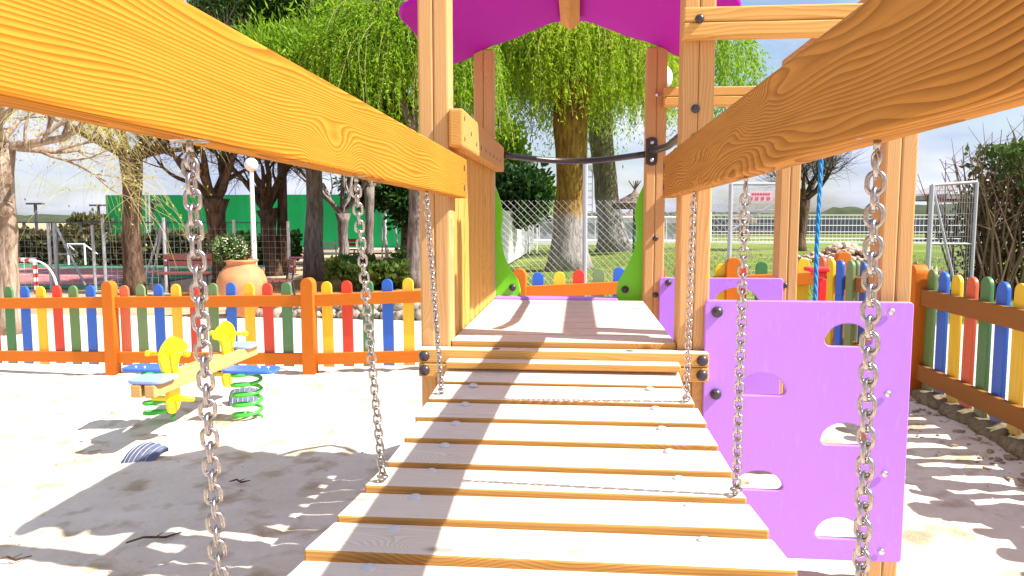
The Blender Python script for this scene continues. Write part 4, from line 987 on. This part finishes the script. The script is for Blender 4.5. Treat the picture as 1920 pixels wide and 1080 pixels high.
b = gx(588, 16.9); leafy('pine_tree', 'tall pine with a straight grey trunk and dense green crown', b, at(592, -60, 16.9), .19, bark_grey, lf_mid,
      [E1(590, 150, 15.6, 140, 75, 3), E1(680, 235, 15.6, 110, 50, 2), E1(520, 120, 15.6, 75, 38, 1.2), E1(690, 70, 17, 120, 70, 2.2)], 1100, 90, .24, .17, .11, seed=31, dirmix=(0, 0, .3), limbs=3)
b = gx(530, 18.6); leafy('pine_tree', 'dark pine behind the tall grey trunk pine, against the sky', b, at(520, -60, 18.6), .12, bark_dark, lf_pine,
      [E1(480, 22, 18, 85, 62, 2.5), E1(600, 0, 18, 110, 60, 2.2), E1(400, 36, 18, 34, 34, .6)], 620, 90, .22, .15, .10, seed=32, dirmix=(0, 0, .2), limbs=3)
b = gx(775, 14.6); strands('willow_tree', 'bright lime willow behind the front left post of the tower', b, at(785, 250, 14.6), .17, bark_grey, lf_lime, tuple(at(752, 85, 14.6)), (1.65, 1.1, 1.5), 3000, 1.9, seed=33, lsz=.08, lpp=42)
b = gx(758, 23); leafy('oak_tree', 'dark leaved oak with low foliage in front of the green wall', b, at(760, 330, 23), .16, bark_dark, lf_dark, [E1(720, 345, 23, 70, 24, 2), E1(775, 380, 22.5, 40, 34, 1)], 240, 45, .22, .17, .3, seed=34)
def thin_trunk(px, pyb, pyt, wpx, Y, label, lean=0, m=birch_m):
    a = gx(px, Y); b = at(px + lean, pyt, Y); t = thing('birch_tree', label, 'tree', a, 0, 'slim pale trunks by the green wall'); mb = MB(); rg = random.Random(px); r = wpx / 2 / f * Y
    mb.tube(trunk_pts(rg, a, b, 6, r * .5), [r * 1.2, r, r, r * .9, r * .85, r * .8, r * .7], 8); mb.build('trunk', m, t, smooth=True)
    p, d = clumps(np.random.default_rng(px), 22, np.array(b - a) + (0, 0, .2), (.5, .5, .3), 30, .15); link('crown', leaf_mesh('crown', p, d, .12, .3, lf_dark, np.random.default_rng(px)), t, a)
thin_trunk(724, 480, 366, 7, 24.5, 'straight pale birch trunk, thickest of the three by the green wall', -3)
thin_trunk(747, 475, 382, 4, 25.5, 'crooked thin birch trunk leaning left in front of the green wall', -11)
thin_trunk(716, 480, 372, 3, 26, 'thinnest white birch trunk, left of the thick one', 0)
# green wall
ga = at(203, 470, 31); gb2 = at(800, 470, 31); gw_ = MB(); gz1 = at(500, 365, 31).z
gw_.box(((ga.x + gb2.x) / 2, 31.2, gz1 / 2), (gb2.x - ga.x, .4, gz1)); tag(gw_.build('green_wall', greenwall_m), 'huge plain green ball court wall behind the trees', 'wall')
gw2 = MB(); a = at(150, 470, 34); gw2.box((a.x + 1.2, 34, 1.0), (2.6, .3, 2.0)); 
pl_ = MB(); pl_.box(((ga.x + gb2.x) / 2 + 4, 30.2, .06), (gb2.x - ga.x - 6, 1.4, .14)); tag(pl_.build('low_wall', path_m), 'low pale kerb at the foot of the green wall', 'kerb')
# hedges behind the court
def hedge(px0, px1, pyt, pyb, Y, m, label, n, seed, size=.16, cat='hedge', name='hedge', depth=.5):
    a = at(px0, pyb, Y); b = at(px1, pyt, Y); rng = np.random.default_rng(seed); c = Vector(((a.x + b.x) / 2, Y, 0)); z0, z1 = a.z, b.z
    t = thing(name, label, cat, (c.x, Y, max(z0, 0)))
    P = np.column_stack([rng.uniform(a.x, b.x, n), Y + rng.uniform(-depth, depth, n), z0 + (z1 - z0) * np.minimum(1, rng.uniform(0, 1, n) ** .9 * (1 + .06 * rng.normal(0, 1, n)))])
    P[:, 2] += .07 * np.sin(P[:, 0] * 3.1 + seed) + .05 * np.sin(P[:, 0] * 7.7)
    P -= np.array(t.location); link('foliage', leaf_mesh('foliage', P, np.tile([0, -.2, .7], (n, 1)), size, .35, m, rng, .6), t, t.location); return t
hedge(-60, 140, 436, 500, 22.5, lf_hedge, 'long clipped olive hedge behind the pink court', 6500, 1)
hedge(165, 275, 448, 500, 21.8, lf_hedge, 'brown hedge right of the little white goal', 4000, 2)
hedge(277, 405, 440, 500, 22.3, lf_hedge, 'dark hedge behind the dark bench, right of the brown trunk', 4500, 3)
hedge(440, 555, 444, 495, 22.6, lf_dark, 'dark green hedge between the lamp pole and the court post', 3800, 4)
sh(128, 205, 405, 440, 30, lf_hedge, 'pale round tree top behind the tennis fence', 1500, .2, 9, stems=False, name='tree', cat='tree')
hedge(640, 785, 494, 524, 15.3, lf_hedge2, 'low spreading dark green bed of plants below the birches', 5200, 5, .14, 'plants', 'ground_plants', 1.1)
sh(745, 785, 468, 512, 15.8, lf_hedge2, 'rounded green bush behind the tower post', 1500, .12, 12)
# court fences
def poles(label, items, Y, name='court_fence', top=416, rail=None, wires=True):
    t = thing(name, label, 'fence', gx(items[0][0], Y)); 
    for px, pyt in items:
        p = at(px, pyt, Y); q = MB(); q.tube([(p.x, Y, gz(p.x) - .1), (p.x, Y, p.z)], .032, 8); q.build('fence_post', gal_m, t)
    if wires:
        a = at(items[0][0], items[0][1] + 3, Y); b = at(items[-1][0], items[-1][1] + 3, Y); q = MB(); zz = .1
        while zz < a.z: q.tube([(a.x, Y, zz), (b.x, Y, zz)], .0025, 3, cap=False); zz += .12
        k = a.x
        while k < b.x: q.tube([(k, Y, 0), (k, Y, a.z)], .0022, 3, cap=False); k += .12
        q.build('wire_mesh', gal_m, t)
    return t
poles('tall grey wire fence along the near side of the court', [(-40, 420), (90, 418), (173, 422), (192, 408), (306, 408), (438, 412), (540, 415)], 14.0)
bf = thing('court_fence', 'black framed court fence behind the hedges on the left', 'fence', gx(0, 27)); q = MB(); a = at(-60, 417, 27); b = at(500, 417, 27); q.box(((a.x + b.x) / 2, 27, a.z), (b.x - a.x, .05, .05)); k = a.x
q.build('rail', dark_post, bf)
while k < b.x: q = MB(); q.box((k, 27, a.z / 2), (.08, .08, a.z)); q.build('fence_post', dark_post, bf); k += 1.15
def tripod(px, pyt, dxs, Y, label):
    p = at(px, pyt, Y); q = MB(); q.tube([(p.x, Y, 0), (p.x, Y, p.z)], .04, 8)
    for dx in dxs: e = at(px + dx, 540, Y); q.tube([(p.x, Y, p.z), (e.x, Y, 0)], .025, 6)
    e = at(px + dxs[0] * .7, 477, Y); q.tube([(p.x, Y, e.z), (e.x, Y, e.z)], .015, 6)
    tag(q.build('court_pole', gal_m), label, 'pole', 'braced poles at the court')
tripod(102, 418, (58,), 14.6, 'grey braced pole with one stay beside the pink court'); tripod(308, 408, (-24, -40), 14.8, 'grey braced pole with two stays left of the nearest chain'); tripod(539, 414, (-8,), 19, 'thin grey braced pole right of the dark pollard')
def flood(px, pyt, Y, label):
    p = at(px, pyt, Y); q = MB(); q.tube([(p.x, Y, 0), (p.x, Y, p.z)], .07, 8); q.box((p.x, Y, p.z), (.75, .25, .08)); tag(q.build('floodlight', dark_post), label, 'floodlight', 'dark floodlight masts by the courts')
flood(66, 382, 33, 'leftmost dark floodlight mast behind the courts'); flood(184, 385, 34, 'dark floodlight mast left of the green wall'); flood(286, 379, 30.5, 'dark floodlight mast in front of the green wall')
# lattice mast in front of the green wall
q = MB(); a = at(271, 365, 30); b = at(277, 365, 30)
for x in (a.x, b.x): q.tube([(x, 30, 0), (x + .05, 30, a.z + .1)], .03, 4)
z = .2
while z < a.z: q.box(((a.x + b.x) / 2, 30, z), (b.x - a.x, .03, .04)); z += .22
tag(q.build('lattice_mast', gal_m), 'thin silver lattice mast in front of the green wall', 'mast')
# small white five-a-side goal far back and the red-white goal in front
q = MB(); a = at(129, 500, 21); b = at(158, 458, 21)
for p_, r__ in ((((a.x, 21, 0), (a.x, 21, b.z)), .03), (((b.x, 21, 0), (b.x, 21, b.z)), .03), (((a.x, 21, b.z), (b.x, 21, b.z)), .03), (((b.x, 21, b.z), (b.x + .4, 21.6, 0)), .02), (((a.x, 21, b.z), (a.x + .1, 21.8, 0)), .02)): q.tube(p_, r__, 6)
tag(q.build('goal', white_m), 'small white goal in a gap of the hedge behind the court', 'goal')
gl_ = thing('goal', 'red and white striped handball goal at the edge of the court', 'goal', gx(66, 12.2)); redm = mat('red_stripe', (.5, .05, .04), .5)
pt = at(65, 489, 12.2); pl0 = at(-60, 495, 13.6); n = 9; q = MB(); q2 = MB()
for i in range(n): (q if i % 2 == 0 else q2).tube([(pt.x, 12.2, pt.z * i / n), (pt.x, 12.2, pt.z * (i + 1) / n)], .035, 8)
for i in range(18): (q if i % 2 == 0 else q2).tube([Vector(pt).lerp(Vector((pl0.x, 12.2 + 1.4, pt.z)), i / 18), Vector(pt).lerp(Vector((pl0.x, 12.2 + 1.4, pt.z)), (i + 1) / 18)], .035, 8)
q.build('white_bands', white_m, gl_); q2.build('red_bands', redm, gl_)
q = MB(); e = at(108, 555, 12.0); q.tube([(pt.x, 12.2, pt.z)] + [(pt.x + (e.x - pt.x) * math.sin(math.pi / 2 * i / 8), 12.2 - .2 * i / 8, pt.z * math.cos(math.pi / 2 * i / 8)) for i in range(1, 9)], .018, 6); q.build('net_bar', white_m, gl_)
q = MB(); 
for i in range(12): q.tube([(pt.x - i * .12, 12.25, 0), (pt.x - i * .12, 12.25, pt.z)], .003, 3, cap=False)
for i in range(8): q.tube([(pt.x - 1.4, 12.25, i * .1), (pt.x, 12.25, i * .1)], .003, 3, cap=False)
q.build('net', wire_m, gl_)
# benches
def bench(px, pyb, wpx, Y, label, rz=0, back=True, m=None):
    c = gx(px, Y); w = wpx / f * Y; t = thing('park_bench', label, 'bench', c, rz, 'park benches under the trees'); m = m or bm_
    q = MB(); [q.box((0, -.08 + .11 * i, .40), (w, .09, .03)) for i in range(4)]; q.build('seat', m, t, (0, 0, 0), local=True)
    if back: q = MB(); [q.box((0, .34, .56 + .13 * i), (w, .03, .10)) for i in range(2)]; q.build('backrest', m, t, local=True)
    for s in (-1, 1):
        q = MB(); x = s * w * .4; q.tube([(x, -.1, 0), (x, -.08, .4), (x, .3, .4), (x, .36, 0)], .02, 6)
        if back: q.tube([(x, .3, .4), (x, .37, .78)], .018, 6)
        q.build('leg', dark_post, t, local=True)
bm_ = mat('bench_red_brown', (.16, .04, .035), .6)
bench(340, 525, 92, 13.2, 'dark red bench behind the nearest chain and the fence', .25); bench(425, 520, 60, 15.8, 'red bench partly behind the terracotta urn', -.2, m=mat('bench_red', (.35, .05, .04), .6)); bench(613, 490, 50, 20.5, 'dark green bench in front of the green wall', .5, m=mat('bench_green', (.04, .09, .06), .6))
bench(560, 500, 40, 18.5, 'low backless bench left of the grey pine trunk', .1, False); bench(655, 485, 26, 23.5, 'small red bench behind the middle left chain', 0, m=bpy.data.materials['bench_red']); bench(505, 540, 44, 11.8, 'dark red bench just right of the terracotta urn', -.9)
# terracotta urn with white flowers
uc = gx(450, 10.4); ut = thing('terracotta_urn', 'big round terracotta urn beyond the rainbow fence, full of white flowers', 'urn', uc); mb = MB()
mb.lathe([(.0001, 0), (.15, 0), (.17, .03), (.27, .22), (.345, .42), (.35, .52), (.31, .63), (.24, .71), (.205, .745), (.205, .78), (.235, .80), (.235, .825), (.19, .825), (.17, .78), (.0001, .74)], 36); mb.build('urn_body', urn_m, ut, uc, True).rotation_euler = (0, 0, 0)
fc = at(432, 470, 10.4); bu = bush('flower_plant', 'bushy plant with many small white flowers growing from the urn', (fc.x, 10.4, fc.z + .0), (.215, .2, .17), lf_daisy, 2600, .055, 8, cat='plant', stems=False, cr=.05)
rng = np.random.default_rng(9); d = rng.normal(0, 1, (170, 3)); d /= np.linalg.norm(d, axis=1)[:, None]; d[:, 1] = -np.abs(d[:, 1]) * rng.choice([1, 1, -1], 170); fb_ = MB()
for v in d:
    p = fc + Vector((v[0] * .24, v[1] * .22, v[2] * .19 + .01)); r = rng.uniform(.010, .017); fb_.lathe([(.0001, r * .6), (r, .0), (.0001, -r * .4)], 6, p)
fb_.build('flowers', petal_m, bu)
stm = MB(); stm.tube([(uc.x, 10.4, uc.z + .75), (fc.x, 10.4, fc.z - .05)], .03, 6); stm.build('stem', bark_dark, bu)
# stone edging beyond the path: one course of loose stones, each a thing
erg = random.Random(8)
sx = [gx(430 + i * 9.2 + erg.uniform(-2, 2), 10.7 - .0042 * i * 9.2 * .9) for i in range(40)]
shp = [rock((.11, .09, .075), 50 + i, stone_m) for i in range(6)]
edg = thing('stone_edging', 'row of rough stones edging the planting bed beyond the pale path', 'edging', sx[0])
for i, p in enumerate(sx):
    for lay in range(2):
        o = link('stone', shp[erg.randrange(6)], edg, (p.x + erg.uniform(-.05, .05), p.y + lay * .12, p.z + .03 + lay * .09)); o.rotation_euler = (erg.uniform(0, 3), erg.uniform(-.3, .3), erg.uniform(0, 3)); k = erg.uniform(.5, 1.05); o.scale = (k, k, k)
flat('ochre_bank', [(-5.0, 10.55), (-1.5, 10.2), (-1.35, 11.2), (-3.2, 13.0), (-5.6, 12.6)], ochre_m, .055)

# ================================================================== BACKGROUND, RIGHT
polls('bare rounded tree between the blue rope and the tower post', 1500, 375, 22, 24, pxf=1506, bark=bark_dark, twigm=twig_d, spread=1.35, nlimb=7, twigs=1300, seed=41, droop=-.1, tl=.8, tw=.006, knob=1.1)
# rubble pile
rbm = groundmat('broken_rubble', (.58, .42, .33), (.44, .30, .23), 3.0, (.62, .52, .46)); rrg = random.Random(5); rm = MB(); cen = gx(1590, 18.2); src = [rock((1, .7, .55), 80 + i, rbm, 1) for i in range(5)]
for i in range(420):
    a = rrg.uniform(0, 6.28); rr_ = abs(rrg.gauss(0, .5)); x = math.cos(a) * rr_ * 1.25; y = math.sin(a) * rr_ * .9; h = max(0, .42 - rr_ * .38) * rrg.uniform(.3, 1); s_ = rrg.uniform(.045, .12)
    M = Matrix.Rotation(rrg.uniform(0, 6), 3, 'Z') @ Matrix.Rotation(rrg.uniform(-1, 1), 3, 'X'); me = src[i % 5]
    rm.add([M @ (v.co * s_) + Vector((x, y, h)) for v in me.vertices], [tuple(q.vertices) for q in me.polygons])
tag(rm.build('rubble_pile', rbm, None, cen), 'heap of broken pinkish rubble on the lawn', 'rubble', None, 'stuff')
dm = MB(); rrg = random.Random(6); cen = gx(1720, 12.8)
for i in range(90):
    a = rrg.uniform(0, 6.28); rr_ = abs(rrg.gauss(0, .5)); s_ = rrg.uniform(.04, .12); me = src[i % 5]; M = Matrix.Rotation(rrg.uniform(0, 6), 3, 'Z')
    dm.add([M @ (v.co * s_) + Vector((math.cos(a) * rr_ * 1.1, math.sin(a) * rr_ * .6, max(0, .28 - rr_ * .25) * rrg.random())) for v in me.vertices], [tuple(q.vertices) for q in me.polygons])
tag(dm.build('earth_heap', earth_m, None, cen), 'low heap of brown earth and clods left of the grey mesh gate', 'heap', None, 'stuff')
# hut with a thatched canopy
hx = at(1795, 405, 33); hut = thing('hut', 'open hut with a pale thatched roof and a red tiled lean-to', 'hut', (hx.x, 33, gz(5))); ap = at(1850, 322, 33); ev = at(1733, 366, 33); ev2 = at(1965, 366, 33)
q = MB(); zz = ev.z
q.add([(ev.x, 31, zz), (ev2.x, 31, zz), (ev2.x, 36, zz), (ev.x, 36, zz), (ap.x, 33.5, ap.z), (ev.x, 31, zz - .2), (ev2.x, 31, zz - .2), (ev2.x, 36, zz - .2), (ev.x, 36, zz - .2)], [(0, 1, 4), (1, 2, 4), (2, 3, 4), (3, 0, 4), (0, 5, 6, 1), (3, 8, 5, 0), (1, 6, 7, 2), (5, 8, 7, 6)]); q.build('roof', groundmat('pale_thatch', (.46, .42, .44), (.33, .30, .32), 6.0), hut)
ta = at(1752, 378, 31.5); tb_ = at(1830, 365, 31.5); q = MB(); n = 16
for i in range(n): x = ta.x + (tb_.x - ta.x) * (i + .5) / n; q.tube([(x, 31.2, ta.z), (x, 32.4, tb_.z)], (tb_.x - ta.x) / n * .55, 6)
q.build('tiled_roof', tile_m, hut)
for px in (1742, 1800, 1850): p = at(px, 380, 32); q = MB(); q.box((p.x, 32, zz / 2), (.12, .12, zz)); q.build('post', bark_dark, hut)
q = MB(); p = at(1790, 395, 35); q.box((p.x + 1.5, 35, .8), (4.5, .2, 1.6)); q.build('back_wall', mat('hut_wall', (.12, .08, .06), .9), hut)
# grey mesh gate by the hedge
mg = thing('mesh_gate', 'tall grey mesh gate panel standing beside the right hedge', 'gate', gx(1790, 9.0)); a = at(1748, 347, 9); b = at(1832, 341, 9); q = MB(); z0 = gz(4) + .02
q.tube([(a.x, 9, z0), (a.x, 9, a.z)], .03, 8); q.tube([(b.x, 9, z0), (b.x, 9, b.z)], .02, 8); q.tube([(a.x, 9, a.z), (b.x, 9, b.z)], .018, 8); q.tube([(a.x + .03, 9, a.z - .1), (b.x - .12, 9, z0)], .015, 6); q.tube([(a.x, 9, CZ - .30), (b.x, 9, CZ - .30)], .012, 6); q.build('gate_frame', gal_m, mg)
q = MB(); k = a.x
while k < b.x: q.tube([(k, 9, z0), (k, 9, a.z)], .003, 3, cap=False); k += .028
k = z0
while k < a.z: q.tube([(a.x, 9, k), (b.x, 9, k)], .003, 3, cap=False); k += .13
q.build('wire_mesh', gal_m, mg)
# hedge on the right: leafy top, bare woody foot
hd = thing('hedge', 'overgrown hedge on the right with bare stems below and green leaves on top', 'hedge', gx(1880, 10.2)); rng = np.random.default_rng(14); hx0 = at(1822, 400, 10.2).x; hx1 = 8.2
st_ = MB(); hr = random.Random(14)
for i in range(260):
    x = hr.uniform(hx0, hx1); y = 10.2 + hr.uniform(-.6, .6); h = 1.4 + .5 * min(1, (x - hx0) / .8) + hr.uniform(-.2, .5); p0 = Vector((x, y, gz(4) - .05)); p1 = p0 + Vector((hr.uniform(-.25, .25), hr.uniform(-.2, .2), h * .5)); p2 = p1 + Vector((hr.uniform(-.4, .3), hr.uniform(-.2, .2), h * .5))
    st_.tube([p0, p1, p2], [.016, .012, .004], 4, cap=False)
    for kk in range(4): u = hr.random(); b0 = p1.lerp(p2, u); st_.tube([b0, b0 + Vector((hr.uniform(-.3, .3), hr.uniform(-.2, .2), hr.uniform(-.05, .35)))], [.005, .002], 3, cap=False)
st_.build('stems', mat('hedge_stems', (.20, .13, .08), .9), hd)
n = 4300; X = rng.uniform(hx0 + .2, hx1, n); top = 1.4 + .78 + .22 * np.minimum(1, (X - hx0) / 1.0) + .08 * np.sin(X * 5); Z = top - np.abs(rng.normal(0, .30, n)); P = np.column_stack([X, 10.2 + rng.uniform(-.7, .7, n), Z]) - np.array(hd.location)
link('foliage', leaf_mesh('foliage', P, np.tile([0, -.1, .5], (n, 1)), .10, .3, lf_hedge2, rng, .7), hd, hd.location)
n = 11000; X = rng.uniform(hx0 + .1, hx1, n); P = np.column_stack([X, 10.4 + rng.uniform(-.5, .6, n), rng.uniform(.3, 1.9, n)]) - np.array(hd.location)
link('dry_foliage', leaf_mesh('dry_foliage', P, np.tile([0, -.1, .3], (n, 1)), .08, .25, leafmat('dry_leaves', (.17, .105, .045), (.11, .08, .03)), rng, .9), hd, hd.location)
# lawn grass blades near the fence and tufts: one object of ground cover
n = 26000; rng = np.random.default_rng(15); X = rng.uniform(-1.3, 9, n); Y_ = 7.4 + rng.uniform(0, 1, n) ** 1.5 * 14; Zg = .22 + .055 * np.clip(X, -4.5, 3) - .02
go = link('grass', leaf_mesh('grass', np.column_stack([X, Y_, Zg]), np.tile([0, 0, 1.0], (n, 1)), .055, .10, grass_m, rng, .35)); tag(go, 'short green grass blades on the lawn beyond the tower', 'grass', None, 'stuff')
# twigs and crumbs lying in the sand
tw = random.Random(9)
def twig(px, py, ln, rz, label):
    p = atg(px, py); q = MB(); q.tube([(-ln / 2, 0, .012), (-ln / 5, .02, .016), (ln / 5, -.01, .014), (ln / 2, .03, .010)], [.003, .005, .005, .002], 5); q.tube([(0, 0, .014), (ln * .15, .05, .012)], [.003, .001], 4)
    o = q.build('twig', bark_dark, None, p); o.rotation_euler = (0, 0, rz); tag(o, label, 'twig')
twig(290, 1015, .20, .5, 'crooked dark twig in the shaded sand near the bottom left'); twig(447, 908, .09, 0, 'short straight twig in the shade left of the bridge'); twig(20, 1055, .12, .2, 'dark twig at the bottom left corner of the sand'); twig(1905, 1030, .10, .8, 'pale twig on the sand at the lower right edge')
db = MB(); dsrc = rock((1, .8, .5), 5, stone_m, 1)
for i in range(380):
    x = tw.uniform(-5, 2); y = tw.uniform(1.8, 6); s_ = tw.uniform(.003, .009); db.add([v.co * s_ + Vector((x, y, gz(x) + .003 + mnoise.noise(Vector((x * 1.1, y * 1.1, 3))) * .035 + mnoise.noise(Vector((x * 3.7, y * 3.7, 9))) * .016)) for v in dsrc.vertices], [tuple(q.vertices) for q in dsrc.polygons])
tag(db.build('pebbles', sand_m), 'scattered crumbs and pebbles on the sand', 'pebbles', None, 'stuff')

cm = MB(); cg = random.Random(33); clod_m = groundmat('dirt_clods', (.40, .31, .21), (.30, .22, .14), 8.0)
for i in range(330):
    x = 1.97 - abs(cg.gauss(0, .13)); y = cg.uniform(1.2, 4.6); s_ = cg.uniform(.006, .026) if cg.random() < .25 else cg.uniform(.004, .011); M = Matrix.Rotation(cg.uniform(0, 6), 3, 'Z')
    z = gz(x) + mnoise.noise(Vector((x * 1.1, y * 1.1, 3))) * .035 + mnoise.noise(Vector((x * 3.7, y * 3.7, 9))) * .016 - .004
    cm.add([M @ Vector((v.co.x * s_ * 1.5, v.co.y * s_, v.co.z * s_ * .6)) + Vector((x, y, z)) for v in dsrc.vertices], [tuple(q.vertices) for q in dsrc.polygons])
tag(cm.build('dirt_clods', clod_m, smooth=True), 'brown dirt clods drifted along the stone kerb', 'dirt', None, 'stuff')
